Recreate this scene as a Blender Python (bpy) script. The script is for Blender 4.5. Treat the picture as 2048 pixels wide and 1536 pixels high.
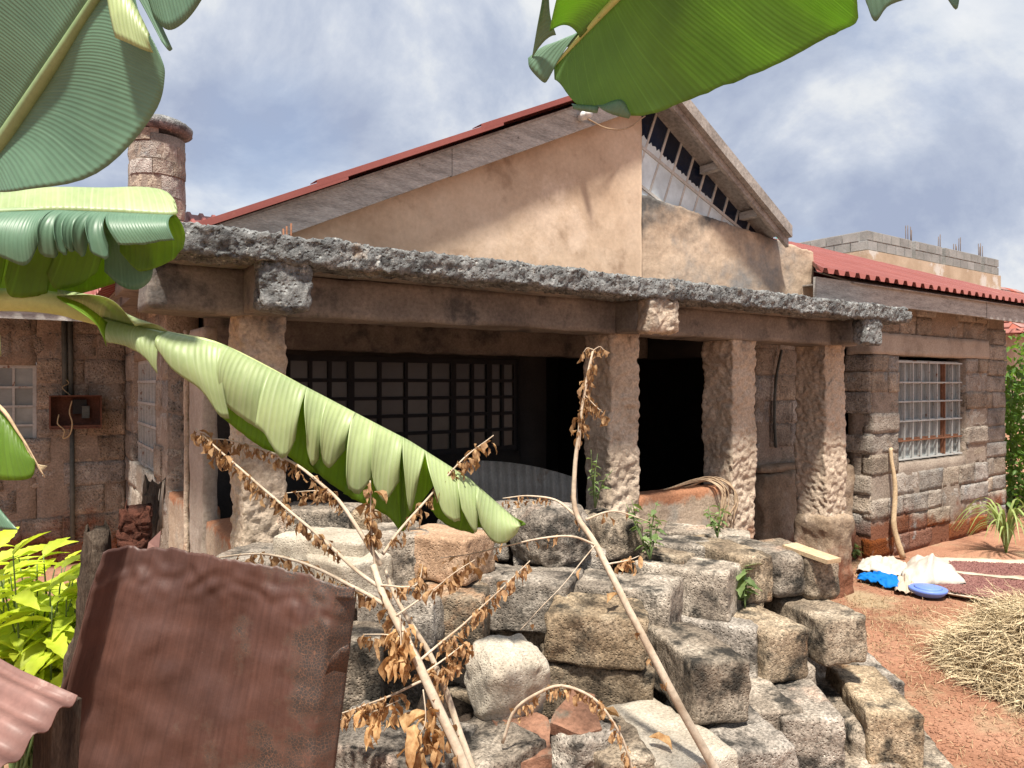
import bpy, math, random
from mathutils import Vector, Matrix, noise
random.seed(7)
R = math.radians
scene = bpy.context.scene
for o in list(bpy.data.objects): bpy.data.objects.remove(o)

# ------------------------------------------------------------------ camera
EYE = 1.65; FPX = 1424.0; YAW = R(34.4)
cam_d = bpy.data.cameras.new('camera'); cam = bpy.data.objects.new('camera', cam_d)
scene.collection.objects.link(cam); scene.camera = cam
cam.location = (0, 0, EYE); cam.rotation_euler = (R(90), 0, -YAW)
cam_d.sensor_width = 36; cam_d.lens = FPX / 2048 * 36; cam_d.clip_start = 0.05; cam_d.clip_end = 2000
FW = Vector((math.sin(YAW), math.cos(YAW), 0)); RT = Vector((math.cos(YAW), -math.sin(YAW), 0)); UP = Vector((0, 0, 1))
C0 = Vector((0, 0, EYE))
def ray(x, y): return FW + RT * ((x - 1024) / FPX) + UP * ((768 - y) / FPX)
def P(x, y, Z): return C0 + ray(x, y) * Z              # pixel at a distance
def PZ(x, y, z): r = ray(x, y); return C0 + r * ((z - EYE) / r.z)
def PV(x, y, v): r = ray(x, y); return C0 + r * (v / r.y)
def CW(xc, zc, z=0): v = RT * xc + FW * zc; return Vector((v.x, v.y, z))

# ------------------------------------------------------------------ world and sun
SUN = Vector((-0.42, -0.46, 1.32)).normalized()
w = bpy.data.worlds.new('World'); scene.world = w; w.use_nodes = True
nt = w.node_tree; nt.nodes.clear()
def N(t, typ, **kw):
    n = t.nodes.new(typ)
    for k, v in kw.items():
        if k.startswith('i_'):
            key = k[2:]; key = int(key) if key.isdigit() else key.replace('_', ' ')
            n.inputs[key].default_value = v
        else: setattr(n, k, v)
    return n
def ramp(t, src, stops):
    n = t.nodes.new('ShaderNodeValToRGB'); e = n.color_ramp.elements
    while len(e) > 1: e.remove(e[-1])
    e[0].position = stops[0][0]; e[0].color = (*stops[0][1], 1)
    for p, c in stops[1:]:
        q = e.new(p); q.color = (*c, 1)
    t.links.new(src, n.inputs[0]); return n
L = nt.links.new
out = N(nt, 'ShaderNodeOutputWorld'); bg = N(nt, 'ShaderNodeBackground'); bg.inputs[1].default_value = 0.1
sky = N(nt, 'ShaderNodeTexSky', sky_type='NISHITA', sun_disc=False)
sky.sun_elevation = math.asin(SUN.z); sky.sun_rotation = math.atan2(SUN.x, SUN.y); sky.air_density = 1.0; sky.dust_density = 1.5
tc = N(nt, 'ShaderNodeTexCoord'); sep = N(nt, 'ShaderNodeSeparateXYZ'); L(tc.outputs['Generated'], sep.inputs[0])
zz = N(nt, 'ShaderNodeMath', operation='MAXIMUM'); L(sep.outputs[2], zz.inputs[0]); zz.inputs[1].default_value = 0.0
za = N(nt, 'ShaderNodeMath', operation='ADD'); L(zz.outputs[0], za.inputs[0]); za.inputs[1].default_value = 0.75
dx = N(nt, 'ShaderNodeMath', operation='DIVIDE'); L(sep.outputs[0], dx.inputs[0]); L(za.outputs[0], dx.inputs[1])
dy = N(nt, 'ShaderNodeMath', operation='DIVIDE'); L(sep.outputs[1], dy.inputs[0]); L(za.outputs[0], dy.inputs[1])
cmb = N(nt, 'ShaderNodeCombineXYZ'); L(dx.outputs[0], cmb.inputs[0]); L(dy.outputs[0], cmb.inputs[1]); cmb.inputs[2].default_value = 3.7
n1 = N(nt, 'ShaderNodeTexNoise', i_Scale=3.0, i_Detail=12.0, i_Roughness=0.60, i_Distortion=0.2); L(cmb.outputs[0], n1.inputs[0])
mpb = N(nt, 'ShaderNodeMapping'); mpb.inputs['Location'].default_value = (5.3, 1.9, 0); L(cmb.outputs[0], mpb.inputs[0])
n2 = N(nt, 'ShaderNodeTexNoise', i_Scale=2.0, i_Detail=6.0, i_Roughness=0.5, i_Distortion=0.3); L(mpb.outputs[0], n2.inputs[0])
shade = ramp(nt, n1.outputs[0], [(0.38, (1.95, 2.25, 3.0)), (0.46, (2.5, 2.8, 3.45)), (0.515, (3.15, 3.4, 3.9)), (0.56, (3.9, 4.05, 4.25)), (0.65, (4.8, 4.8, 4.75))])
cov = ramp(nt, n2.outputs[0], [(0.30, (0.75,) * 3), (0.40, (1,) * 3)])
mx = N(nt, 'ShaderNodeMix', data_type='RGBA'); L(cov.outputs[0], mx.inputs[0]); L(sky.outputs[0], mx.inputs[6]); L(shade.outputs[0], mx.inputs[7])
L(mx.outputs[2], bg.inputs[0]); L(bg.outputs[0], out.inputs[0])

sl = bpy.data.lights.new('sun', 'SUN'); sl.energy = 4.3; sl.angle = R(5.0); sl.color = (1.0, 0.93, 0.82)
so = bpy.data.objects.new('sun', sl); scene.collection.objects.link(so)
so.rotation_euler = (-SUN).to_track_quat('-Z', 'Y').to_euler(); so.location = (-5, -6, 12)
scene.view_settings.view_transform = 'Standard'; scene.view_settings.look = 'None'
scene.view_settings.exposure = 1.02; scene.view_settings.gamma = 1.0
scene.render.engine = 'CYCLES'

# ------------------------------------------------------------------ materials
def base_mat(name, rough=0.9, spec=0.25):
    m = bpy.data.materials.new(name); m.use_nodes = True
    t = m.node_tree; b = t.nodes['Principled BSDF']
    b.inputs['Roughness'].default_value = rough; b.inputs['Specular IOR Level'].default_value = spec
    return m, t, b
def mixc(t, fac, a, b, mode='MIX'):
    n = N(t, 'ShaderNodeMix', data_type='RGBA', blend_type=mode)
    for i, s in ((0, fac), (6, a), (7, b)):
        if hasattr(s, 'links'): t.links.new(s, n.inputs[i])
        elif i == 0: n.inputs[0].default_value = s
        else: n.inputs[i].default_value = (*s, 1)
    return n.outputs[2]
def pos_out(t): return N(t, 'ShaderNodeNewGeometry').outputs['Position']
def noise_out(t, vec, scale, detail=6, rough=0.6, loc=None, sc=None):
    if loc or sc:
        mp = N(t, 'ShaderNodeMapping')
        if loc: mp.inputs['Location'].default_value = loc
        if sc: mp.inputs['Scale'].default_value = sc
        t.links.new(vec, mp.inputs[0]); vec = mp.outputs[0]
    n = N(t, 'ShaderNodeTexNoise', i_Scale=scale, i_Detail=float(detail), i_Roughness=rough)
    t.links.new(vec, n.inputs[0]); return n.outputs[0]
def mat(name, stops, scale=3.0, rough=0.9, spec=0.2, fine=0.35, fscale=60, bump=0.5, bdist=0.01, bscale=25, pits=0.0,
        pscale=60, rnd=0.0, stains=(), stretch=None):
    """stops: colour ramp over large noise; fine: contrast of a fine grain; stains: (colour, scale, lo, hi, loc, zlo, zhi)"""
    m, t, b = base_mat(name, rough, spec)
    p = pos_out(t)
    n = noise_out(t, p, scale, 8, 0.6, sc=stretch)
    k = len(stops); col = ramp(t, n, [(0.3 + 0.4 * i / max(1, k - 1), c) for i, c in enumerate(stops)]).outputs[0]
    f = noise_out(t, p, fscale, 4, 0.7, sc=stretch)
    g = ramp(t, f, [(0.3, (1 - fine,) * 3), (0.7, (1 + fine,) * 3)]).outputs[0]
    col = mixc(t, 1.0, col, g, 'MULTIPLY')
    for (sc_, s_scale, lo, hi, loc, zlo, zhi) in stains:
        sn = noise_out(t, p, s_scale, 7, 0.65, loc=loc)
        if zlo is not None:
            sp = N(t, 'ShaderNodeSeparateXYZ'); t.links.new(p, sp.inputs[0])
            mr = N(t, 'ShaderNodeMapRange'); t.links.new(sp.outputs[2], mr.inputs[0])
            mr.inputs[1].default_value = zlo; mr.inputs[2].default_value = zhi; mr.inputs[3].default_value = -0.3; mr.inputs[4].default_value = 0.3
            ad = N(t, 'ShaderNodeMath', operation='ADD'); t.links.new(sn, ad.inputs[0]); t.links.new(mr.outputs[0], ad.inputs[1]); sn = ad.outputs[0]
        fac = ramp(t, sn, [(lo, (0, 0, 0)), (hi, (1, 1, 1))]).outputs[0]
        col = mixc(t, fac, col, mixc(t, 1.0, sc_, g, 'MULTIPLY'))
    if rnd:
        oi = N(t, 'ShaderNodeObjectInfo')
        hv = N(t, 'ShaderNodeHueSaturation'); t.links.new(col, hv.inputs['Color'])
        mr = N(t, 'ShaderNodeMapRange'); t.links.new(oi.outputs['Random'], mr.inputs[0]); mr.inputs[3].default_value = 1 - rnd; mr.inputs[4].default_value = 1 + rnd
        t.links.new(mr.outputs[0], hv.inputs['Value'])
        m2 = N(t, 'ShaderNodeMath', operation='MULTIPLY'); t.links.new(oi.outputs['Random'], m2.inputs[0]); m2.inputs[1].default_value = 7.31
        m3 = N(t, 'ShaderNodeMath', operation='FRACT'); t.links.new(m2.outputs[0], m3.inputs[0])
        mr2 = N(t, 'ShaderNodeMapRange'); t.links.new(m3.outputs[0], mr2.inputs[0]); mr2.inputs[3].default_value = 0.6; mr2.inputs[4].default_value = 1.3
        t.links.new(mr2.outputs[0], hv.inputs['Saturation']); col = hv.outputs[0]
    t.links.new(col, b.inputs['Base Color'])
    if bump:
        h = noise_out(t, p, bscale, 8, 0.7, sc=stretch)
        if pits:
            vo = N(t, 'ShaderNodeTexVoronoi', i_Scale=float(pscale)); t.links.new(p, vo.inputs['Vector'])
            pr = ramp(t, vo.outputs['Distance'], [(0.08, (0, 0, 0)), (0.4, (1, 1, 1))]).outputs[0]
            h = mixc(t, pits, h, pr)
        bp = N(t, 'ShaderNodeBump'); bp.inputs['Strength'].default_value = bump; bp.inputs['Distance'].default_value = bdist
        t.links.new(h, bp.inputs['Height']); t.links.new(bp.outputs[0], b.inputs['Normal'])
    return m
RED = (0.20, 0.085, 0.05)
MT = {}
MT['stone'] = mat('wall_stone', [(0.165, 0.14, 0.118), (0.32, 0.275, 0.23), (0.44, 0.385, 0.325)], 5, fine=0.45, fscale=60, bump=1.0, bdist=0.045, bscale=15, pits=0.25, pscale=45, rnd=0.22,
    stains=[(RED, 2.5, 0.50, 0.66, (3, 1, 0), 0.75, 0.0), ((0.27, 0.27, 0.26), 3.5, 0.6, 0.68, (7, 2, 1), None, None)])
MT['mortar'] = mat('mortar', [(0.22, 0.175, 0.142), (0.34, 0.285, 0.235)], 6, fine=0.35, bump=0.9, bdist=0.02, bscale=30, stains=[(RED, 2.5, 0.50, 0.66, (3, 1, 0), 0.75, 0.0)])
MT['block'] = mat('pile_block', [(0.125, 0.098, 0.074), (0.265, 0.215, 0.162), (0.44, 0.375, 0.295)], 7, fine=0.7, fscale=90, bump=1.0, bdist=0.012, bscale=55, pits=0.35, pscale=95, rnd=0.2,
    stains=[((0.045, 0.04, 0.033), 8, 0.50, 0.63, (2, 6, 4), None, None), ((0.40, 0.25, 0.16), 2.2, 0.60, 0.70, (9, 6, 4), None, None)])
MT['pale_block'] = mat('pale_block', [(0.31, 0.265, 0.205), (0.42, 0.37, 0.30), (0.50, 0.455, 0.38)], 6, fine=0.35, fscale=110, bump=1.0, bdist=0.008, bscale=60, pits=0.3, pscale=110)
MT['orange_block'] = mat('orange_stained_block', [(0.30, 0.19, 0.12), (0.42, 0.28, 0.185), (0.46, 0.34, 0.24)], 6, fine=0.4, fscale=100, bump=1.0, bdist=0.01, bscale=55, pits=0.3, pscale=95)
MT['terracotta'] = mat('broken_terracotta', [(0.17, 0.085, 0.055), (0.30, 0.16, 0.105)], 9, fine=0.35, bump=1.0, bdist=0.014, bscale=14, stains=[((0.16, 0.13, 0.10), 9, .55, .66, (1, 1, 1), None, None)])
MT['pillar'] = mat('pillar_concrete', [(0.37, 0.285, 0.21), (0.49, 0.395, 0.305), (0.56, 0.465, 0.37)], 4, fine=0.3, fscale=60, bump=0.9, bdist=0.02, bscale=20, pits=0.12, pscale=40,
    stains=[((0.33, 0.16, 0.09), 3, 0.47, 0.66, (1, 4, 0), 1.0, 0.1), ((0.17, 0.155, 0.14), 5, 0.47, 0.68, (6, 4, 0), 1.45, 2.4)])
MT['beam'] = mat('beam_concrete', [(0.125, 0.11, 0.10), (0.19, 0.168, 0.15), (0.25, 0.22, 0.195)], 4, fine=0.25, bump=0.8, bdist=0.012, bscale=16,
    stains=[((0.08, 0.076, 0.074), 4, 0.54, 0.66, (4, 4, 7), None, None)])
MT['slab_edge'] = mat('weathered_slab_edge', [(0.075, 0.078, 0.08), (0.18, 0.185, 0.185), (0.30, 0.305, 0.30)], 9, fine=0.55, fscale=55, bump=1.0, bdist=0.03, bscale=38, pits=0.4, pscale=48,
    stains=[((0.42, 0.42, 0.40), 26, 0.60, 0.68, (8, 1, 1), None, None), ((0.33, 0.25, 0.18), 2.0, 0.60, 0.68, (5, 3, 1), None, None)])
MT['plaster'] = mat('tan_plaster', [(0.42, 0.305, 0.215), (0.51, 0.385, 0.28), (0.58, 0.455, 0.345)], 2.2, fine=0.10, fscale=30, bump=0.35, bdist=0.01, bscale=9,
    stains=[((0.28, 0.19, 0.13), 3.1, 0.56, 0.72, (3, 8, 2), None, None), ((0.60, 0.47, 0.36), 1.4, 0.58, 0.66, (1, 8, 5), None, None)])
MT['parapet'] = mat('stained_parapet_plaster', [(0.36, 0.27, 0.195), (0.47, 0.36, 0.265), (0.53, 0.42, 0.32)], 2.4, fine=0.15, fscale=35, bump=0.6, bdist=0.012, bscale=16,
    stains=[((0.085, 0.083, 0.08), 2.6, 0.52, 0.74, (4, 8, 2), 2.35, 3.05), ((0.23, 0.22, 0.21), 1.1, 0.54, 0.66, (2, 8, 2), None, None)])
MT['lowwall'] = mat('low_wall_plaster', [(0.33, 0.26, 0.19), (0.42, 0.33, 0.25), (0.36, 0.33, 0.28)], 5, fine=0.25, bump=0.8, bdist=0.015, bscale=16,
    stains=[((0.38, 0.18, 0.10), 4, 0.50, 0.60, (1, 2, 0), 0.75, 0.98)])
MT['band'] = mat('band_concrete', [(0.27, 0.225, 0.185), (0.38, 0.325, 0.275), (0.43, 0.375, 0.32)], 4, fine=0.2, bump=0.8, bdist=0.012, bscale=20)
MT['dark_wall'] = mat('shade_toned_wall', [(0.02, 0.019, 0.019), (0.035, 0.032, 0.03)], 3, fine=0.2, bump=0.3)  # near-black base colour stands in for the shade inside the porch
MT['dado'] = mat('rough_dado', [(0.20, 0.145, 0.10), (0.32, 0.24, 0.17), (0.40, 0.32, 0.25)], 5, fine=0.3, bump=1.0, bdist=0.03, bscale=10, stains=[(RED, 2.5, 0.45, 0.62, (3, 1, 0), 0.7, 0.05)])
MT['wood'] = mat('weathered_wood', [(0.25, 0.24, 0.225), (0.37, 0.355, 0.335), (0.46, 0.445, 0.42)], 6, fine=0.35, fscale=40, bump=0.5, bdist=0.006, bscale=30, stretch=(1, 1, 6),
    stains=[((0.12, 0.11, 0.10), 8, 0.63, 0.70, (5, 2, 1), None, None)])
MT['barge'] = mat('brown_barge_wood', [(0.20, 0.18, 0.165), (0.29, 0.265, 0.245), (0.36, 0.335, 0.31)], 5, fine=0.3, fscale=40, bump=0.4, bdist=0.006, bscale=30)
MT['dark_wood'] = mat('dark_old_post_wood', [(0.035, 0.026, 0.02), (0.085, 0.062, 0.046), (0.15, 0.115, 0.085)], 7, fine=0.45, fscale=60, bump=1.0, bdist=0.015, bscale=28, stretch=(5, 5, 0.7))
MT['raw_wood'] = mat('pale_raw_wood', [(0.42, 0.30, 0.18), (0.56, 0.43, 0.28)], 6, fine=0.25, bump=0.4, bdist=0.006, bscale=30)
MT['red_roof'] = mat('red_roof_paint', [(0.215, 0.06, 0.05), (0.28, 0.088, 0.074)], 2, rough=0.5, spec=0.35, fine=0.08, bump=0.05, stains=[((0.36, 0.17, 0.13), 5, 0.62, 0.75, (5, 2, 1), None, None)])
MT['tile_roof'] = mat('far_roof_tile', [(0.26, 0.10, 0.085), (0.34, 0.15, 0.12)], 2, rough=0.7, fine=0.15, bump=0.1, rnd=0.12)
MT['far_block'] = mat('grey_concrete_block', [(0.21, 0.215, 0.21), (0.32, 0.32, 0.31)], 3, fine=0.25, bump=0.5, bdist=0.02, rnd=0.14)
MT['far_mortar'] = mat('grey_mortar', [(0.33, 0.33, 0.32), (0.43, 0.43, 0.42)], 3, fine=0.2, bump=0.4)
MT['far_tan'] = mat('tan_ring_beam', [(0.36, 0.27, 0.19), (0.50, 0.40, 0.30)], 2, fine=0.2, bump=0.4, stains=[((0.55, 0.52, 0.48), 1.2, 0.56, 0.62, (1, 1, 1), None, None)])
MT['soil'] = mat('red_soil', [(0.22, 0.105, 0.062), (0.32, 0.16, 0.10), (0.40, 0.22, 0.145)], 1.1, fine=0.25, fscale=70, bump=0.8, bdist=0.03, bscale=14,
    stains=[((0.34, 0.255, 0.16), 1.3, 0.53, 0.64, (6, 2, 1), None, None), ((0.13, 0.065, 0.045), 3.3, 0.60, 0.70, (2, 2, 1), None, None)])
MT['rubble'] = mat('rubble_dirt', [(0.06, 0.045, 0.035), (0.13, 0.095, 0.07)], 9, fine=0.5, bump=1.0, bdist=0.05, bscale=25)
MT['bar_grey'] = mat('grey_window_paint', [(0.36, 0.37, 0.36), (0.48, 0.49, 0.48)], 9, fine=0.15, rough=0.6, bump=0.2, bdist=0.003, stains=[((0.20, 0.10, 0.06), 14, 0.60, 0.66, (5, 5, 1), None, None)])
MT['rust_bar'] = mat('rusty_bar', [(0.16, 0.07, 0.04), (0.25, 0.12, 0.07)], 20, fine=0.3, bump=0.5, bdist=0.003)
MT['bar_dark'] = mat('dark_window_steel', [(0.012, 0.012, 0.014), (0.02, 0.02, 0.022)], 9, fine=0.15, rough=0.6, bump=0.1)
MT['white_bar'] = mat('white_glazing_bar', [(0.42, 0.42, 0.40), (0.55, 0.55, 0.53)], 9, fine=0.2, bump=0.2, bdist=0.003)
MT['pipe'] = mat('grey_green_conduit', [(0.07, 0.08, 0.075), (0.12, 0.13, 0.12)], 9, fine=0.2, rough=0.6, bump=0.1)
MT['rust_box'] = mat('rusty_steel_box', [(0.10, 0.045, 0.03), (0.17, 0.075, 0.05)], 9, fine=0.3, rough=0.75, bump=0.2, bdist=0.003)
MT['black_plastic'] = mat('black_plastic', [(0.02, 0.02, 0.022), (0.035, 0.035, 0.035)], 9, fine=0.1, rough=0.5, bump=0)
MT['wire'] = mat('tan_wire', [(0.45, 0.33, 0.18), (0.52, 0.40, 0.24)], 9, fine=0.1, rough=0.6, bump=0)
MT['ceramic'] = mat('white_insulator', [(0.62, 0.62, 0.60), (0.72, 0.72, 0.70)], 9, fine=0.08, rough=0.3, bump=0)
MT['steel'] = mat('rebar_steel', [(0.10, 0.08, 0.075), (0.18, 0.14, 0.12)], 9, fine=0.2, bump=0)
MT['steel_green'] = mat('green_rebar', [(0.03, 0.20, 0.13), (0.05, 0.26, 0.17)], 9, fine=0.1, bump=0)
MT['galv'] = mat('galvanised_sheet', [(0.33, 0.315, 0.29), (0.46, 0.44, 0.41)], 4, rough=0.45, spec=0.5, fine=0.2, bump=0.15, stains=[((0.25, 0.17, 0.11), 5, 0.58, 0.70, (1, 2, 1), None, None)])
MT['galv'].node_tree.nodes['Principled BSDF'].inputs['Metallic'].default_value = 0.0
MT['straw'] = mat('dry_straw', [(0.26, 0.19, 0.11), (0.50, 0.40, 0.25), (0.64, 0.55, 0.38)], 30, fine=0.25, bump=0)
MT['litter'] = mat('straw_litter', [(0.24, 0.15, 0.085), (0.38, 0.27, 0.16), (0.50, 0.38, 0.24)], 14, fine=0.25, bump=0)
MT['bean'] = mat('dried_beans', [(0.10, 0.035, 0.035), (0.20, 0.085, 0.075), (0.30, 0.16, 0.13)], 40, fine=0.3, fscale=200, rough=0.5, bump=0)
MT['tarp'] = mat('cream_tarp', [(0.44, 0.35, 0.27), (0.55, 0.46, 0.37)], 4, fine=0.1, bump=0.5, bdist=0.02, bscale=9, stains=[((0.40, 0.24, 0.16), 3, 0.58, 0.72, (2, 2, 2), None, None)])
MT['sack'] = mat('white_woven_sack', [(0.42, 0.37, 0.31), (0.55, 0.52, 0.48)], 5, fine=0.08, rough=0.7, bump=0.4, bdist=0.012, bscale=14, stains=[((0.55, 0.38, 0.30), 3, 0.60, 0.74, (7, 2, 2), None, None)])
MT['blue_cloth'] = mat('blue_cloth', [(0.0, 0.115, 0.42), (0.005, 0.17, 0.55)], 8, fine=0.1, rough=0.7, bump=0.5, bdist=0.01, bscale=18)
MT['blue_lid'] = mat('blue_plastic_lid', [(0.13, 0.22, 0.62), (0.16, 0.26, 0.66)], 5, fine=0.05, rough=0.4, spec=0.4, bump=0)
MT['stem'] = mat('dry_stem', [(0.36, 0.27, 0.19), (0.50, 0.41, 0.31), (0.57, 0.49, 0.39)], 12, fine=0.2, bump=0.3, bdist=0.003)
MT['bark'] = mat('termite_bark', [(0.07, 0.025, 0.016), (0.13, 0.05, 0.032)], 20, fine=0.5, bump=1.0, bdist=0.02, bscale=50)
MT['root'] = mat('dry_vine', [(0.32, 0.22, 0.14), (0.45, 0.34, 0.23)], 12, fine=0.2, bump=0)
MT['trunk'] = mat('banana_trunk', [(0.13, 0.15, 0.06), (0.22, 0.19, 0.09)], 5, fine=0.3, bump=0.4, stretch=(6, 6, 0.6))
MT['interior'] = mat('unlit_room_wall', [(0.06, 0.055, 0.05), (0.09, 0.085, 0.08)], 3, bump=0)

def glass(name, col, rough, rnd=0.15, metallic=0.0, spec=0.6, fscale=120, alpha=1.0):
    m, t, b = base_mat(name, rough, spec)
    p = pos_out(t); oi = N(t, 'ShaderNodeObjectInfo')
    n = noise_out(t, p, 7, 5); f = noise_out(t, p, fscale, 2)
    c = ramp(t, n, [(0.3, tuple(x * 0.75 for x in col)), (0.7, tuple(x * 1.2 for x in col))]).outputs[0]
    hv = N(t, 'ShaderNodeHueSaturation'); t.links.new(c, hv.inputs['Color'])
    mr = N(t, 'ShaderNodeMapRange'); t.links.new(oi.outputs['Random'], mr.inputs[0]); mr.inputs[3].default_value = 1 - rnd; mr.inputs[4].default_value = 1 + rnd
    t.links.new(mr.outputs[0], hv.inputs['Value']); t.links.new(hv.outputs[0], b.inputs['Base Color'])
    bp = N(t, 'ShaderNodeBump'); bp.inputs['Strength'].default_value = 0.25; bp.inputs['Distance'].default_value = 0.004
    t.links.new(f, bp.inputs['Height']); t.links.new(bp.outputs[0], b.inputs['Normal']); b.inputs['Alpha'].default_value = alpha
    return m
MT['pane_pale'] = glass('dusty_window_pane', (0.24, 0.265, 0.265), 0.22, 0.35)
MT['pane_dark'] = glass('dim_window_pane', (0.030, 0.031, 0.024), 0.3, 0.6)
MT['pane_blue'] = glass('dark_blue_pane', (0.012, 0.02, 0.045), 0.12, 0.3)
MT['pane_frost'] = glass('frosted_pane', (0.58, 0.68, 0.73), 0.35, 0.14, fscale=70)

def leaf_mat(name, top, back, trans, tfac, vein_scale, vein_col, edge=None, rough=0.42, v2=5.3):
    m, t, b = base_mat(name, rough, 0.45)
    uv = N(t, 'ShaderNodeUVMap'); sp = N(t, 'ShaderNodeSeparateXYZ'); t.links.new(uv.outputs[0], sp.inputs[0])
    wv = N(t, 'ShaderNodeMath', operation='MULTIPLY'); t.links.new(sp.outputs[0], wv.inputs[0]); wv.inputs[1].default_value = vein_scale
    sn = N(t, 'ShaderNodeMath', operation='SINE'); t.links.new(wv.outputs[0], sn.inputs[0])
    w2 = N(t, 'ShaderNodeMath', operation='MULTIPLY'); t.links.new(sp.outputs[0], w2.inputs[0]); w2.inputs[1].default_value = vein_scale / v2
    s2 = N(t, 'ShaderNodeMath', operation='SINE'); t.links.new(w2.outputs[0], s2.inputs[0])
    p = pos_out(t); big = noise_out(t, p, 5, 5); st = noise_out(t, uv.outputs[0], 1, 3, 0.6, sc=(90, 4, 1))
    geo = N(t, 'ShaderNodeNewGeometry')
    cb = mixc(t, geo.outputs['Backfacing'], top, back)
    var = ramp(t, big, [(0.3, (0.78, 0.80, 0.75)), (0.7, (1.2, 1.15, 1.1))]).outputs[0]
    cb = mixc(t, 1.0, cb, var, 'MULTIPLY')
    cb = mixc(t, 1.0, cb, ramp(t, st, [(0.3, (0.92,) * 3), (0.7, (1.08,) * 3)]).outputs[0], 'MULTIPLY')
    vf = ramp(t, sn.outputs[0], [(0.5, (0, 0, 0)), (0.98, (0.38,) * 3)]).outputs[0]
    cb = mixc(t, vf, cb, vein_col)
    vf2 = ramp(t, s2.outputs[0], [(0.965, (0, 0, 0)), (1.0, (0.55,) * 3)]).outputs[0]
    cb = mixc(t, vf2, cb, vein_col)
    tc_ = mixc(t, 1.0, trans, var, 'MULTIPLY'); tc_ = mixc(t, vf2, tc_, tuple(x * 1.35 for x in trans))
    tc_ = mixc(t, vf, tc_, tuple(x * 0.75 for x in trans))
    if edge:
        en = noise_out(t, p, 16, 4); 
        ed = N(t, 'ShaderNodeMath', operation='MULTIPLY_ADD'); t.links.new(en, ed.inputs[0]); ed.inputs[1].default_value = 0.12; t.links.new(sp.outputs[1], ed.inputs[2])
        ef = ramp(t, ed.outputs[0], [(1.02, (0, 0, 0)), (1.06, (1, 1, 1))]).outputs[0]
        cb = mixc(t, ef, cb, edge); tc_ = mixc(t, ef, tc_, edge)
    t.links.new(cb, b.inputs['Base Color'])
    bp = N(t, 'ShaderNodeBump'); bp.inputs['Strength'].default_value = 0.16; bp.inputs['Distance'].default_value = 0.002
    t.links.new(sn.outputs[0], bp.inputs['Height']); t.links.new(bp.outputs[0], b.inputs['Normal'])
    tr = N(t, 'ShaderNodeBsdfTranslucent'); t.links.new(tc_, tr.inputs[0]); t.links.new(bp.outputs[0], tr.inputs[1])
    ms = N(t, 'ShaderNodeMixShader'); ms.inputs[0].default_value = tfac
    t.links.new(b.outputs[0], ms.inputs[1]); t.links.new(tr.outputs[0], ms.inputs[2])
    t.links.new(ms.outputs[0], t.nodes['Material Output'].inputs[0])
    return m
MT['leaf_pale'] = leaf_mat('hanging_banana_leaf', (0.40, 0.50, 0.25), (0.36, 0.47, 0.22), (0.42, 0.58, 0.10), 0.30, 420, (0.50, 0.58, 0.34), (0.25, 0.20, 0.07))
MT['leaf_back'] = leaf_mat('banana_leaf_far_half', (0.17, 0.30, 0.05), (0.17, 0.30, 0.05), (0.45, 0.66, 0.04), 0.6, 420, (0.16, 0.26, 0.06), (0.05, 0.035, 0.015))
MT['leaf_blue'] = leaf_mat('waxy_banana_leaf', (0.135, 0.255, 0.175), (0.135, 0.255, 0.175), (0.14, 0.34, 0.13), 0.28, 820, (0.18, 0.31, 0.21), (0.16, 0.15, 0.07))
MT['leaf_over'] = leaf_mat('overhead_banana_leaf', (0.13, 0.25, 0.09), (0.13, 0.25, 0.09), (0.36, 0.58, 0.09), 0.55, 800, (0.19, 0.33, 0.12), (0.03, 0.05, 0.02), v2=4.2)
MT['midrib'] = mat('banana_midrib', [(0.40, 0.47, 0.17), (0.50, 0.56, 0.24)], 4, rough=0.45, spec=0.4, fine=0.1, bump=0.1)
MT['midrib_dull'] = mat('dull_banana_midrib', [(0.18, 0.27, 0.12), (0.25, 0.34, 0.17)], 4, rough=0.45, spec=0.4, fine=0.1, bump=0.1)
def simple_leaf(name, c1, c2, trans, tf, rnd=0.25, rough=0.5, nsc=28):
    m, t, b = base_mat(name, rough, 0.35)
    p = pos_out(t); oi = N(t, 'ShaderNodeObjectInfo')
    n = noise_out(t, p, nsc, 4); c = ramp(t, n, [(0.32, c1), (0.68, c2)]).outputs[0]
    hv = N(t, 'ShaderNodeHueSaturation'); t.links.new(c, hv.inputs['Color'])
    mr = N(t, 'ShaderNodeMapRange'); t.links.new(oi.outputs['Random'], mr.inputs[0]); mr.inputs[3].default_value = 1 - rnd; mr.inputs[4].default_value = 1 + rnd
    t.links.new(mr.outputs[0], hv.inputs['Value']); t.links.new(hv.outputs[0], b.inputs['Base Color'])
    tr = N(t, 'ShaderNodeBsdfTranslucent'); tr.inputs[0].default_value = (*trans, 1)
    ms = N(t, 'ShaderNodeMixShader'); ms.inputs[0].default_value = tf
    t.links.new(b.outputs[0], ms.inputs[1]); t.links.new(tr.outputs[0], ms.inputs[2]); t.links.new(ms.outputs[0], t.nodes['Material Output'].inputs[0])
    return m
MT['dry_leaf'] = simple_leaf('dry_brown_leaf', (0.15, 0.07, 0.035), (0.56, 0.36, 0.18), (0.48, 0.25, 0.09), 0.3, rough=.75, nsc=75)
MT['dry_big'] = simple_leaf('crisp_tan_leaf', (0.30, 0.14, 0.05), (0.66, 0.44, 0.22), (0.55, 0.30, 0.11), 0.3, rough=.75, nsc=55)
MT['lime_leaf'] = simple_leaf('lime_shrub_leaf', (0.44, 0.54, 0.04), (0.62, 0.72, 0.08), (0.65, 0.80, 0.04), 0.4, 0.25)
MT['green_leaf'] = simple_leaf('green_weed_leaf', (0.11, 0.18, 0.06), (0.22, 0.30, 0.12), (0.28, 0.38, 0.08), 0.3)
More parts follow.
